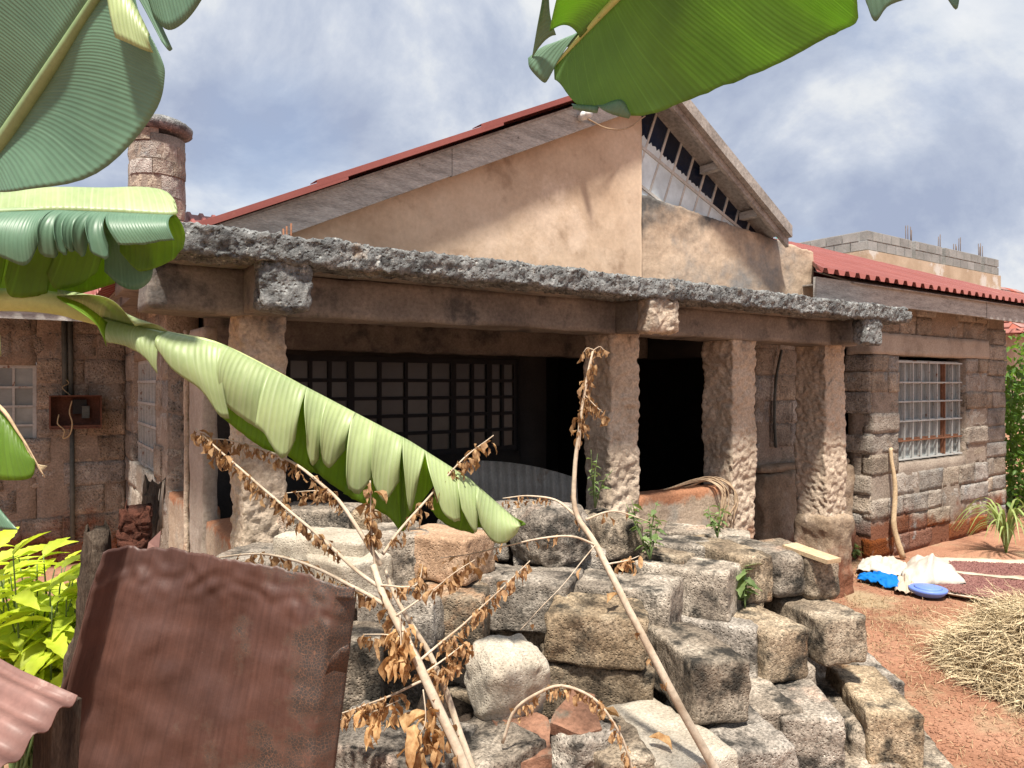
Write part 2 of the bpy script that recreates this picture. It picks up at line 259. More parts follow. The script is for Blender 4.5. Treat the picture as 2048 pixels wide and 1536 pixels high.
MT['hedge_leaf'] = simple_leaf('hedge_leaf', (0.07, 0.16, 0.03), (0.16, 0.30, 0.06), (0.25, 0.42, 0.05), 0.35)
MT['grass'] = simple_leaf('grass_blade', (0.20, 0.28, 0.08), (0.36, 0.42, 0.16), (0.3, 0.4, 0.1), 0.3)

def rust_sheet_mat():
    m, t, b = base_mat('rusty_painted_sheet', 0.5, 0.4)
    p = pos_out(t); uv = N(t, 'ShaderNodeUVMap').outputs[0]
    n = noise_out(t, p, 6, 7); c = ramp(t, n, [(0.3, (0.05, 0.024, 0.019)), (0.7, (0.10, 0.046, 0.034))]).outputs[0]
    st = noise_out(t, uv, 1, 6, 0.75, sc=(70, 4, 1)); c = mixc(t, 1.0, c, ramp(t, st, [(0.3, (0.75,) * 3), (0.7, (1.3,) * 3)]).outputs[0], 'MULTIPLY')
    # flaking bitumen patches towards the free edge, with cracks
    sp = N(t, 'ShaderNodeSeparateXYZ'); t.links.new(uv, sp.inputs[0])
    pn = noise_out(t, p, 7, 6, 0.65, loc=(3, 3, 3))
    ad = N(t, 'ShaderNodeMath', operation='MULTIPLY_ADD'); t.links.new(sp.outputs[0], ad.inputs[0]); ad.inputs[1].default_value = 0.45; t.links.new(pn, ad.inputs[2])
    vo = N(t, 'ShaderNodeTexVoronoi', feature='DISTANCE_TO_EDGE', i_Scale=150.0, i_Randomness=1.0); t.links.new(p, vo.inputs['Vector'])
    cr = ramp(t, vo.outputs['Distance'], [(0.02, (0, 0, 0)), (0.07, (1, 1, 1))]).outputs[0]
    pf = ramp(t, ad.outputs[0], [(0.80, (0, 0, 0)), (0.90, (1, 1, 1))]).outputs[0]
    pf = mixc(t, 1.0, pf, cr, 'MULTIPLY')
    tan = ramp(t, ad.outputs[0], [(0.80, (0, 0, 0)), (0.92, (0.5,) * 3)]).outputs[0]
    c = mixc(t, tan, c, (0.22, 0.12, 0.075)); c = mixc(t, pf, c, (0.048, 0.038, 0.034))
    wn = noise_out(t, uv, 1, 5, 0.7, sc=(60, 16, 1), loc=(2, 9, 0)); wf = ramp(t, wn, [(0.71, (0, 0, 0)), (0.74, (1, 1, 1))]).outputs[0]
    c = mixc(t, wf, c, (0.42, 0.38, 0.33)); t.links.new(c, b.inputs['Base Color'])
    bp = N(t, 'ShaderNodeBump'); bp.inputs['Strength'].default_value = 0.3; bp.inputs['Distance'].default_value = 0.004
    t.links.new(noise_out(t, p, 45, 5), bp.inputs['Height']); t.links.new(bp.outputs[0], b.inputs['Normal'])
    return m
MT['rust_sheet'] = rust_sheet_mat()
MT['rust_corr'] = mat('rusty_corrugated', [(0.15, 0.075, 0.062), (0.24, 0.13, 0.11)], 6, rough=0.5, spec=0.4, fine=0.15, bump=0.2, bdist=0.003, stains=[((0.40, 0.28, 0.24), 9, 0.62, 0.72, (2, 2, 2), None, None)])

# ------------------------------------------------------------------ object helpers
COL = scene.collection
WM = {}
def link(o, parent=None, wm=None):
    COL.objects.link(o); WM[o.name] = wm or Matrix.Identity(4)
    if parent:
        o.parent = parent; o.matrix_parent_inverse = WM[parent.name].inverted()
    return o
def tag(o, label, cat, group=None):
    o['label'] = label; o['category'] = cat
    if group: o['group'] = group
    return o
def thing(name, loc, label, cat, group=None):
    o = bpy.data.objects.new(name, None); o.location = loc; o.empty_display_size = 0.2
    link(o, None, Matrix.Translation(Vector(loc))); return tag(o, label, cat, group)
def mesh(name, vs, fs, m, smooth=True, uvs=None):
    me = bpy.data.meshes.new(name); me.from_pydata([tuple(v) for v in vs], [], fs)
    if uvs:
        ul = me.uv_layers.new(name='UVMap')
        for l in me.loops: ul.data[l.index].uv = uvs[l.vertex_index]
    me.polygons.foreach_set('use_smooth', [smooth] * len(me.polygons))
    me.materials.append(MT[m] if isinstance(m, str) else m); me.update(); return me
def part(name, vs, fs, m, parent=None, smooth=True, uvs=None, solid=0):
    o = bpy.data.objects.new(name, mesh(name, vs, fs, m, smooth, uvs))
    if solid:
        s = o.modifiers.new('thickness', 'SOLIDIFY'); s.thickness = solid; s.offset = 0
    return link(o, parent)
def inst(name, me, mtx, parent=None):
    o = bpy.data.objects.new(name, me); o.matrix_world = mtx; o.location, o.rotation_euler, o.scale = mtx.to_translation(), mtx.to_euler(), mtx.to_scale()
    return link(o, parent, mtx)
class MB:
    def __init__(s): s.v = []; s.f = []; s.uv = []
    def add(s, vs, fs, uvs=None):
        b = len(s.v); s.v += [Vector(v) for v in vs]; s.f += [tuple(i + b for i in f) for f in fs]
        s.uv += (uvs or [(0, 0)] * len(vs)); return s
    def box(s, x0, x1, y0, y1, z0, z1):
        return s.add([(x0, y0, z0), (x1, y0, z0), (x1, y1, z0), (x0, y1, z0), (x0, y0, z1), (x1, y0, z1), (x1, y1, z1), (x0, y1, z1)],
                     [(0, 3, 2, 1), (4, 5, 6, 7), (0, 1, 5, 4), (1, 2, 6, 5), (2, 3, 7, 6), (3, 0, 4, 7)])
    def beam(s, a, b, wx, wz, up=UP):
        a, b = Vector(a), Vector(b); d = (b - a).normalized(); sx = d.cross(up)
        if sx.length < 1e-4: sx = d.cross(Vector((1, 0, 0)))
        sx.normalize(); sz = sx.cross(d).normalized(); q = [(-1, -1), (1, -1), (1, 1), (-1, 1)]
        vs = [p + sx * (i * wx / 2) + sz * (j * wz / 2) for p in (a, b) for i, j in q]
        return s.add(vs, [(0, 3, 2, 1), (4, 5, 6, 7), (0, 1, 5, 4), (1, 2, 6, 5), (2, 3, 7, 6), (3, 0, 4, 7)])
    def tube(s, pts, rad, n=8, uv=False):
        pts = [Vector(p) for p in pts]; k = len(pts); rads = rad if hasattr(rad, '__len__') else [rad] * k; b = len(s.v)
        nrm = None
        for i, p in enumerate(pts):
            d = (pts[min(i + 1, k - 1)] - pts[max(i - 1, 0)]).normalized()
            if nrm is None: nrm = d.orthogonal().normalized()
            nrm = (nrm - d * nrm.dot(d)).normalized(); bn = d.cross(nrm)
            for j in range(n):
                a = 2 * math.pi * j / n; s.v.append(p + (nrm * math.cos(a) + bn * math.sin(a)) * rads[i]); s.uv.append((i / k, j / n))
        for i in range(k - 1):
            for j in range(n):
                s.f.append((b + i * n + j, b + i * n + (j + 1) % n, b + (i + 1) * n + (j + 1) % n, b + (i + 1) * n + j))
        s.f.append(tuple(b + j for j in reversed(range(n)))); s.f.append(tuple(b + (k - 1) * n + j for j in range(n)))
        return s
    def build(s, name, m, parent=None, smooth=False, solid=0, uv=False): return part(name, s.v, s.f, m, parent, smooth, s.uv if uv else None, solid)
def curve(pts, n):                                       # Catmull-Rom through points
    pts = [Vector(p) for p in pts]; q = [pts[0] * 2 - pts[1]] + pts + [pts[-1] * 2 - pts[-2]]; res = []; k = len(pts) - 1
    for i in range(n + 1):
        t = i / n * k; j = min(int(t), k - 1); t -= j; a, b, c, d = q[j:j + 4]
        res.append(0.5 * ((2 * b) + (c - a) * t + (2 * a - 5 * b + 4 * c - d) * t * t + (3 * b - a - 3 * c + d) * t ** 3))
    return res
def nv(p, f, s): return noise.noise_vector(Vector((p[0] * f + s, p[1] * f - s * 0.7, p[2] * f + s * 1.3)))
def rbox(sx, sy, sz, res, amp, freq=6.0, seed=0.0, rad=0.02, amp2=None, off=(0, 0, 0), big=0.0):
    """box with rounded, noise-eaten surface, centred on the origin (noise is evaluated at p+off)"""
    nx, ny, nz = (max(1, round(s / res)) for s in (sx, sy, sz)); idx = {}; vs = []; fs = []
    h = Vector((sx / 2, sy / 2, sz / 2)); rad = min(rad, h.x * .9, h.y * .9, h.z * .9); o = Vector(off); amp2 = amp * 0.5 if amp2 is None else amp2
    def vid(i, j, k):
        if (i, j, k) in idx: return idx[(i, j, k)]
        p = Vector((-h.x + sx * i / nx, -h.y + sy * j / ny, -h.z + sz * k / nz))
        if rad > 0:
            q = Vector([max(-h[a] + rad, min(h[a] - rad, p[a])) for a in range(3)]); d = p - q
            if d.length > rad: p = q + d.normalized() * rad
        w_ = p + o
        p = p + nv(w_, freq, seed) * amp + nv(w_, freq * 3.1, seed + 9) * amp2
        if big: p += nv(w_, freq * 0.3, seed + 4) * big
        idx[(i, j, k)] = len(vs); vs.append(p); return len(vs) - 1
    for i in range(nx):
        for j in range(ny):
            fs.append((vid(i, j, 0), vid(i, j + 1, 0), vid(i + 1, j + 1, 0), vid(i + 1, j, 0)))
            fs.append((vid(i, j, nz), vid(i + 1, j, nz), vid(i + 1, j + 1, nz), vid(i, j + 1, nz)))
    for i in range(nx):
        for k in range(nz):
            fs.append((vid(i, 0, k), vid(i + 1, 0, k), vid(i + 1, 0, k + 1), vid(i, 0, k + 1)))
            fs.append((vid(i, ny, k), vid(i, ny, k + 1), vid(i + 1, ny, k + 1), vid(i + 1, ny, k)))
    for j in range(ny):
        for k in range(nz):
            fs.append((vid(0, j, k), vid(0, j, k + 1), vid(0, j + 1, k + 1), vid(0, j + 1, k)))
            fs.append((vid(nx, j, k), vid(nx, j + 1, k), vid(nx, j + 1, k + 1), vid(nx, j, k + 1)))
    return vs, fs
def rblock(name, x0, x1, y0, y1, z0, z1, res, amp, m, parent, freq=6.0, rad=0.02, amp2=None, smooth=True, big=0.0):
    c = Vector(((x0 + x1) / 2, (y0 + y1) / 2, (z0 + z1) / 2))
    vs, fs = rbox(x1 - x0, y1 - y0, z1 - z0, res, amp, freq, 0.0, rad, amp2, c, big)
    return part(name, [v + c for v in vs], fs, m, parent, smooth)

# ------------------------------------------------------------------ ground
gv = []; gf = []
def hgt(x, y):
    p = Vector((x, y, 0)); return noise.noise(p * 0.8) * 0.02 + noise.noise(p * 3.0) * 0.008 + noise.noise(p * 9) * 0.004 - 0.01
xs = [-300, -120, -50, -20, -8] + [-3 + 0.12 * i for i in range(125)] + [14, 18, 26, 50, 120, 300]
ys = [-300, -120, -50, -20, -8, -4] + [-1.5 + 0.12 * i for i in range(75)] + [9, 12, 18, 30, 60, 140, 400]
for y in ys:
    for x in xs: gv.append((x, y, hgt(x, y) if -3 < x < 12 and -2 < y < 8 else -0.01))
nx = len(xs)
for j in range(len(ys) - 1):
    for i in range(nx - 1): gf.append((j * nx + i, j * nx + i + 1, (j + 1) * nx + i + 1, (j + 1) * nx + i))
g = part('ground', gv, gf, 'soil'); g['kind'] = 'structure'

# ------------------------------------------------------------------ the house
H = thing('stone_house', (3.0, 5.0, 0), 'unfinished stone house with tan gable, concrete porch slab and red iron roofs', 'house')
# shared wall-stone meshes, nominal 0.4 x 0.1 x 0.2
STM = []
for k in range(12):
    vs, fs = rbox(1, 0.3, 0.5, 0.1, 0.02, 4.0, k * 3.7, 0.02, 0.02); STM.append(mesh('stone', vs, fs, 'stone'))
def stone_wall(parent, org, ax, nrm, length, z0, z1, holes=(), ch=0.2, lmin=0.28, lmax=0.5, seed=1):
    """courses of stones on the outer face; ax = direction along the wall, nrm = outward normal"""
    rng = random.Random(seed); org = Vector(org); ax = Vector(ax); nrm = Vector(nrm); z = z0
    base = Matrix((ax, -nrm, UP)).transposed().to_4x4()
    while z < z1 - 0.05:
        h = min(ch * rng.uniform(0.88, 1.12), z1 - z)
        if z1 - z - h < 0.07: h = z1 - z
        spans = [(0, length)]
        for (a, b, c, d) in holes:
            if z + h * 0.5 > c and z + h * 0.5 < d:
                ns = []
                for s, e in spans:
                    if b <= s or a >= e: ns.append((s, e)); continue
                    if a > s + 0.04: ns.append((s, a))
                    if b < e - 0.04: ns.append((b, e))
                spans = ns
        for s, e in spans:
            x = s
            while x < e - 0.02:
                l = rng.uniform(lmin, lmax)
                if e - x - l < lmin * 0.6: l = e - x
                gap = 0.006; proud = rng.uniform(-0.008, 0.010)
                if rng.random() < 0.9:
                    m = Matrix.Translation(org + ax * (x + l / 2) + nrm * (proud - 0.05) + UP * (z + h / 2)) @ base @ Matrix.Rotation(rng.uniform(-.012, .012), 4, 'Y') @ Matrix.Diagonal((l - gap, 0.36, (h - gap) / 0.5, 1)) @ Matrix.Rotation(math.pi * rng.randint(0, 1), 4, 'Z')
                    inst('stone', rng.choice(STM), m, parent)
                x += l
        z += h
def wall_core(name, x0, x1, y0, y1, z0, z1, m='mortar', res=0.08, amp=0.006): return rblock(name, x0, x1, y0, y1, z0, z1, res, amp, m, H, freq=9, rad=0.008)

# right wing, front at y=3.6
WV = 3.60
wx0, wx1, wz0, wz1 = 7.04, 8.45, 0.87, 1.89
w1 = wall_core('wing_wall', 6.56, wx0, WV + 0.002, WV + 0.24, -0.1, 1.93)
wb = wall_core('wing_wall', wx0, wx1, WV + 0.002, WV + 0.24, -0.1, wz0)
w2_ = wall_core('wing_wall', wx1, 8.97, WV + 0.002, WV + 0.24, -0.1, 1.93)
stone_wall(w1, (6.55, WV, 0), (1, 0, 0), (0, -1, 0), 2.42, 0, 1.93, [(wx0 - 6.55, wx1 - 6.55, wz0, 2.0)], seed=3)
stone_wall(w1, (6.55, WV + 0.28, 0), (0, -1, 0), (-1, 0, 0), 0.27, 0, 1.93, lmin=0.27, lmax=0.3, seed=5)
wt = wall_core('wing_wall', 6.56, 8.97, WV + 0.002, WV + 0.24, 2.14, 2.62)
stone_wall(wt, (6.55, WV, 0), (1, 0, 0), (0, -1, 0), 2.42, 2.14, 2.62, seed=8)
rblock('ring_beam', 6.53, 8.985, WV - 0.02, WV + 0.24, 1.93, 2.14, 0.04, 0.008, 'band', H, freq=14, rad=0.01)
we = wall_core('end_wall', 8.972, 9.80, WV + 0.15, WV + 0.40, -0.1, 2.62)
stone_wall(we, (8.97, WV + 0.135, 0), (1, 0, 0), (0, -1, 0), 0.84, 0, 2.6, seed=11, lmin=0.3, lmax=0.5)
wall_core('end_wall', 9.70, 9.92, WV + 0.40, 6.6, -0.1, 2.62)
# recessed wall behind the pillars and rough dado
RV = 3.88
wr = wall_core('recess_wall', 5.20, 6.56, RV + 0.002, RV + 0.25, -0.1, 2.14)
stone_wall(wr, (5.18, RV, 0), (1, 0, 0), (0, -1, 0), 1.37, 0.9, 2.14, seed=14, ch=0.215, lmin=0.2, lmax=0.42)
stone_wall(wr, (5.19, RV + 0.25, 0), (0, -1, 0), (-1, 0, 0), 0.25, 0.9, 2.14, seed=15, ch=0.215, lmin=0.25, lmax=0.3)
rblock('dado', 5.12, 6.5, RV - 0.16, RV + 0.02, -0.1, 0.90, 0.035, 0.03, 'dado', H, freq=5, rad=0.05, amp2=0.015, big=0.03)
rblock('ledge', 5.14, 6.5, RV - 0.11, RV + 0.02, 0.885, 0.95, 0.03, 0.014, 'dado', H, freq=9, rad=0.025)
# porch back wall, side room, interior shell
BV = 5.3
iw0, iw1, iz0, iz1 = 1.60, 3.72, 1.05, 1.87
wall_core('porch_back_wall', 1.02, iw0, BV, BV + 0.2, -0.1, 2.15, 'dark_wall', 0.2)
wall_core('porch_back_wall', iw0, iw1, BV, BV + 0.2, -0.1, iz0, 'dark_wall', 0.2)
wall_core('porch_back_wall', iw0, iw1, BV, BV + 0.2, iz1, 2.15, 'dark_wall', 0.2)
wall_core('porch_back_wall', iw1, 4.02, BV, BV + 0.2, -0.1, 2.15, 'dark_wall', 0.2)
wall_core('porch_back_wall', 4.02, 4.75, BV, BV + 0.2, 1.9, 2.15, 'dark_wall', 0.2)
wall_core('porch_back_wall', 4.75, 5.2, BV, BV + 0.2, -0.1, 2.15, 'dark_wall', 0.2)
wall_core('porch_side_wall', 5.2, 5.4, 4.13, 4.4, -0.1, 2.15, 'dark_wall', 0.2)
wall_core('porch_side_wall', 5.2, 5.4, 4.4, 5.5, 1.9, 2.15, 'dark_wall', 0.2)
b = MB(); b.box(0.9, 9.6, 8.8, 9.0, -0.1, 2.6); b.build('rear_wall', 'interior', H)
b = MB(); b.box(0.85, 9.7, 4.14, 8.8, 2.16, 2.2); b.build('ceiling', 'interior', H)
b = MB(); b.box(0.85, 5.1, 3.3, 8.8, 0.0, 0.03); b.box(5.11, 9.7, 4.1, 8.8, 0.0, 0.03); b.build('porch_floor', 'interior', H)
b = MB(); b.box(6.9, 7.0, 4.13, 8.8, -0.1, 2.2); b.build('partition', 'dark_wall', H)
b = MB(); b.box(9.70, 9.9, 6.6, 8.9, -0.1, 2.6); b.build('end_wall', 'interior', H)
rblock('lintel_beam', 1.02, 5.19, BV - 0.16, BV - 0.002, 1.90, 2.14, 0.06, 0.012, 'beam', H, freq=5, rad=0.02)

def window(name, x0, x1, z0, z1, y, cols, rows, bw, mb, mp, depth=0.03, heavy_v=(), heavy_h=(), rust_h=(), rust_v=(), off=0.0):
    W = MB(); f = bw * 1.6
    for (a, b_, c, d) in ((x0, x1, z0, z0 + f), (x0, x1, z1 - f, z1), (x0, x0 + f, z0 + f, z1 - f), (x1 - f, x1, z0 + f, z1 - f)): W.box(a, b_, y, y + depth, c, d)
    wo = W.build(name, mb, H)
    X = [x0 + f + (x1 - x0 - 2 * f) * c for c in cols]; Zs = [z0 + f + (z1 - z0 - 2 * f) * r for r in rows]
    for i, x in enumerate(X[1:-1], 1):
        k = bw * (1.9 if i in heavy_v else 1.0); B = MB(); B.box(x - k / 2, x + k / 2, y - 0.004, y + depth - 0.006, z0 + f, z1 - f); B.build('glazing_bar', 'rust_bar' if i in rust_v else mb, wo)
    for i, z in enumerate(Zs[1:-1], 1):
        k = bw * (1.7 if i in heavy_h else 1.0); B = MB(); B.box(x0 + f, x1 - f, y - 0.010, y + depth - 0.012, z - k / 2, z + k / 2); B.build('glazing_bar', 'rust_bar' if i in rust_h else mb, wo)
    for i in range(len(X) - 1):
        for j in range(len(Zs) - 1):
            m = mp(i, j) if callable(mp) else mp
            if m is None: continue
            a = random.uniform(-0.002, 0.002); yy = y + depth * 0.6
            part('pane', [(X[i], yy + a, Zs[j]), (X[i + 1], yy - a, Zs[j]), (X[i + 1], yy - a, Zs[j + 1]), (X[i], yy + a, Zs[j + 1])], [(0, 1, 2, 3)], m, wo, False, solid=0.004)
    return wo
wn = window('window', wx0 + 0.01, wx1 - 0.01, wz0 + 0.015, wz1, WV + 0.07, [i / 8 for i in range(9)], [0, 0.19, 0.39, 0.59, 0.79, 1.0], 0.018, 'bar_grey', 'pane_pale', heavy_v=(2, 6), heavy_h=(1,), rust_h=(1,), rust_v=(6,))
# outer grille bars of the wing window stand in front of the glazing
for i in range(9):
    x = wx0 + 0.04 + (wx1 - wx0 - 0.08) * i / 8; b = MB(); b.box(x - 0.007, x + 0.007, WV + 0.045, WV + 0.058, wz0 + 0.016, wz1 - 0.01); b.build('grille_bar', 'bar_grey' if i != 6 else 'rust_bar', wn)
for z in [wz0 + 0.03] + [wz0 + 0.03 + r * (wz1 - wz0 - 0.05) for r in (0.19, 0.39, 0.59, 0.79, 1.0)]:
    b = MB(); b.box(wx0 + 0.012, wx1 - 0.012, WV + 0.032, WV + 0.0445, z - 0.007, z + 0.007); b.build('grille_bar', 'rust_bar' if abs(z - wz0 - 0.216) < 0.02 else 'bar_grey', wn)
b = MB(); b.box(wx0, wx1, WV + 0.2, WV + 0.22, wz0, wz1); b.build('window_backing', 'interior', wn)
# porch window
cols = [0, .075, .15, .235, .355, .47, .58, .69, .785, .87, .94, 1.0]
window('porch_window', iw0, iw1, iz0, iz1, BV + 0.04, cols, [0, .2, .4, .6, .8, 1], 0.028, 'bar_dark', lambda i, j: 'pane_dark', heavy_v=(3, 7, 9))
# left wing: wall with meter box at y=7.7, side wall at x=0.8
LV = 7.7
lx0, lx1, lz0, lz1 = -1.1, 0.09, 1.08, 1.82
lw = wall_core('left_wall', -3.0, lx0, LV + 0.002, LV + 0.22, -0.1, 2.55)
l2 = wall_core('left_wall', lx0, lx1, LV + 0.002, LV + 0.22, -0.1, lz0)
wall_core('left_wall', lx0, lx1, LV + 0.002, LV + 0.22, lz1, 2.55)
l3 = wall_core('left_wall', lx1, 0.80, LV + 0.002, LV + 0.22, -0.1, 2.55)
stone_wall(l3, (-1.6, LV, 0), (1, 0, 0), (0, -1, 0), 2.4, 0, 2.5, [(lx0 + 1.6, lx1 + 1.6, lz0, lz1)], ch=0.24, lmin=0.25, lmax=0.5, seed=21)
window('left_window', lx0, lx1, lz0, lz1, LV + 0.05, [i / 8 for i in range(9)], [0, .25, .5, .75, 1], 0.018, 'bar_grey', 'pane_pale')
b = MB(); b.box(lx0, lx1, LV + 0.2, LV + 0.22, lz0, lz1); b.build('window_backing', 'interior', H)
sw0, sw1, sz0, sz1 = 5.85, 7.15, 0.95, 1.85
s1 = wall_core('side_wall', 0.802, 1.0, 5.302, sw0, -0.1, 2.4); wall_core('side_wall', 0.802, 1.0, sw0, sw1, -0.1, sz0); wall_core('side_wall', 0.802, 1.0, sw0, sw1, sz1, 2.4); wall_core('side_wall', 0.802, 1.0, sw1, LV + 0.1, -0.1, 2.4)
stone_wall(s1, (0.8, LV, 0), (0, -1, 0), (-1, 0, 0), LV - 5.3, 0, 2.4, [(LV - sw1, LV - sw0, sz0, sz1)], ch=0.24, seed=24)
W = MB(); W.box(0.84, 0.87, sw0, sw1, sz0, sz0 + .03); W.box(0.84, 0.87, sw0, sw1, sz1 - .03, sz1); W.box(0.84, 0.87, sw0, sw0 + .03, sz0 + .03, sz1 - .03); W.box(0.84, 0.87, sw1 - .03, sw1, sz0 + .03, sz1 - .03)
sw = W.build('side_window', 'bar_grey', H)
for i in range(1, 8):
    y = sw0 + (sw1 - sw0) * i / 8; b = MB(); b.box(0.835, 0.865, y - .011, y + .011, sz0 + .03, sz1 - .03); b.build('glazing_bar', 'bar_grey', sw)
for i in range(1, 5):
    z = sz0 + (sz1 - sz0) * i / 5; b = MB(); b.box(0.829, 0.86, sw0 + .03, sw1 - .03, z - .01, z + .01); b.build('glazing_bar', 'bar_grey', sw)
for i in range(8):
    for j in range(5):
        y0 = sw0 + (sw1 - sw0) * i / 8; y1 = sw0 + (sw1 - sw0) * (i + 1) / 8; z0 = sz0 + (sz1 - sz0) * j / 5; z1 = sz0 + (sz1 - sz0) * (j + 1) / 5
        part('pane', [(0.86, y0, z0), (0.86, y1, z0), (0.86, y1, z1), (0.86, y0, z1)], [(0, 3, 2, 1)], 'pane_pale', sw, False, solid=0.004)
b = MB(); b.box(0.93, 0.95, sw0, sw1, sz0, sz1); b.build('window_backing', 'interior', sw)

# pillars (centre x, width, depth)
PVY = 3.19
for (u, wd, yb, name) in ((0.87, 0.19, 3.42, 'a'), (3.02, 0.235, 3.43, 'b'), (4.15, 0.26, 3.45, 'c'), (5.28, 0.27, 3.46, 'd')):
    rblock('pillar', u - wd / 2, u + wd / 2, PVY, yb, -0.1, 1.965, 0.0125, 0.008, 'pillar', H, freq=11, rad=0.008, amp2=0.015, big=0.016)
rblock('pillar_foot', 5.12, 5.44, 3.13, 3.47, -0.1, 0.62, 0.022, 0.02, 'dado', H, freq=8, rad=0.04, amp2=0.012)
rblock('pillar', 0.79, 0.87, 4.10, 4.50, -0.1, 1.965, 0.03, 0.008, 'band', H, freq=6, rad=0.02)
rblock('corner_post', 0.77, 0.80, 4.50, 4.54, 0.0, 1.965, 0.02, 0.006, 'pillar', H, freq=9, rad=0.008)
# low walls
rblock('low_wall', 3.13, 4.03, 3.24, 3.42, -0.1, 0.94, 0.03, 0.012, 'lowwall', H, freq=7, rad=0.025, big=0.015)
rblock('low_wall', 0.80, 0.97, 3.43, 4.09, -0.1, 0.92, 0.03, 0.008, 'lowwall', H, freq=7, rad=0.02)
rblock('low_wall', 0.80, 0.97, 4.51, 5.295, -0.1, 0.92, 0.03, 0.008, 'lowwall', H, freq=7, rad=0.02)
# porch slab, beams
rblock('porch_slab', 0.42, 5.66, 3.03, 4.6, 2.14, 2.235, 0.09, 0.006, 'beam', H, freq=5, rad=0.01)
b = MB(); b.box(0.5, 5.19, 4.6, BV + 0.1, 2.141, 2.2); b.build('porch_slab_rear', 'beam', H)
rblock('slab_edge', 0.37, 5.72, 2.86, 3.06, 2.138, 2.25, 0.0125, 0.009, 'slab_edge', H, freq=16, rad=0.012, amp2=0.014, big=0.012)
rblock('slab_corner', 5.62, 5.84, 2.88, 3.10, 2.135, 2.225, 0.014, 0.015, 'slab_edge', H, freq=12, rad=0.025, amp2=0.014)
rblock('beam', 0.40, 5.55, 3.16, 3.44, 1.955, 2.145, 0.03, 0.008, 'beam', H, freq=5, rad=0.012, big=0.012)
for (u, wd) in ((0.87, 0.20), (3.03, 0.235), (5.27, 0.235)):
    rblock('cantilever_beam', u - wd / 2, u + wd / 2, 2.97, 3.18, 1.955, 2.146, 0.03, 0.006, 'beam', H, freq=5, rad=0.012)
    rblock('beam_end', u - wd / 2 - .003, u + wd / 2 + .003, 2.875, 2.985, 1.945, 2.15, 0.013, 0.012, 'slab_edge' if u != 3.03 else 'pillar', H, freq=13, rad=0.022, amp2=0.013)
# gable wall and parapet, front at y=3.5
GV = 3.56
SL = 0.479; SR = 0.62; AX, AZ = 3.55, 3.735; ARZ = AZ
def roofz(u): return AZ - (AX - u) * SL if u < AX else ARZ - (u - AX) * SR
def zgrid_wall(name, x0, x1, y0, y1, zb, ztop, m, nx_, nz_, amp, freq, rag=0.0):
    vs = []; fs = []
    def put(x, y, z, nrm):
        p = Vector((x, y, z)); return p + nrm * (noise.noise(p * freq) * amp + noise.noise(p * freq * 3.3) * amp * 0.5)
    for i in range(nx_ + 1):
        x = x0 + (x1 - x0) * i / nx_; zt = ztop(x) + (noise.noise(Vector((x * 9, 3, 1))) + 0.6 * noise.noise(Vector((x * 31, 3, 1)))) * rag
        for k in range(nz_ + 1): vs.append(put(x, y0, zb + (zt - zb) * k / nz_, Vector((0, -1, 0))))
        for j in range(1, 5):
            a = j / 4; vs.append(put(x, y0 + (y1 - y0) * a, zt + math.sin(a * math.pi) * rag * 1.2, UP))
    r = nz_ + 5
    for i in range(nx_):
        for k in range(r - 1): fs.append((i * r + k, (i + 1) * r + k, (i + 1) * r + k + 1, i * r + k + 1))
    n0 = len(vs)
    for i in (0, nx_):
        vs.append(Vector((x0 if i == 0 else x1, y1, zb)))
        ring = list(range(i * r, i * r + r)) + [len(vs) - 1]; fs.append(tuple(ring if i else reversed(ring)))
    fs.append((nx_ * r + r - 1, r - 1, n0, n0 + 1))
    return part(name, vs, fs, m, H, True)
zgrid_wall('gable_wall', 0.64, 3.525, GV, GV + 0.2, 2.2, lambda x: roofz(x) - 0.06, 'plaster', 130, 40, 0.006, 3.0)
zgrid_wall('parapet_wall', 3.527, 5.56, GV + 0.004, GV + 0.2, 2.2, lambda x: 2.965 - (x - 3.527) * 0.092, 'parapet', 130, 40, 0.008, 5.0, 0.014)
# red roof with sheets, gable part
def rsheet(name, u0, u1, v0, v1, lift, parent, m='red_roof', pitch=0.19, rib=0.022):
    """box-profile sheet on the slope; ribs run up the slope (along u)"""
    vs = []; fs = []; prof = []
    v = v0
    while v < v1:
        prof += [(v, 0), (v + pitch * .55, 0), (v + pitch * .66, rib), (v + pitch * .9, rib)]; v += pitch
    nu = 6; n = len(prof)
    for i in range(nu + 1):
        u = u0 + (u1 - u0) * i / nu
        for (pv, ph) in prof: vs.append((u, pv, roofz(u) + lift + ph))
    for i in range(nu):
        for j in range(n - 1): fs.append((i * n + j, (i + 1) * n + j, (i + 1) * n + j + 1, i * n + j + 1))
    return part(name, vs, fs, m, parent, False, solid=0.004)
roof = MB(); roof.add([(0.5, 3.45, roofz(.5) - .01), (AX, 3.45, AZ - .01), (AX, 8.9, AZ - .01), (0.5, 8.9, roofz(.5) - .01)], [(0, 1, 2, 3)])
roof.add([(AX, 3.42, ARZ - .012), (4.98, 3.42, roofz(4.98) - .012), (4.98, 8.9, roofz(4.98) - .012), (AX, 8.9, ARZ - .012)], [(0, 1, 2, 3)])
ro = roof.build('gable_roof', 'barge', H, solid=0.012)
for (a, b_, lf) in ((0.38, 1.32, 0.004), (1.18, 2.25, 0.020), (2.12, AX, 0.036)): rsheet('roof_sheet', a, b_, 3.41, 8.9, lf, ro)
rsheet('roof_sheet', AX + .001, 5.04, 3.41, 8.9, 0.02, ro)
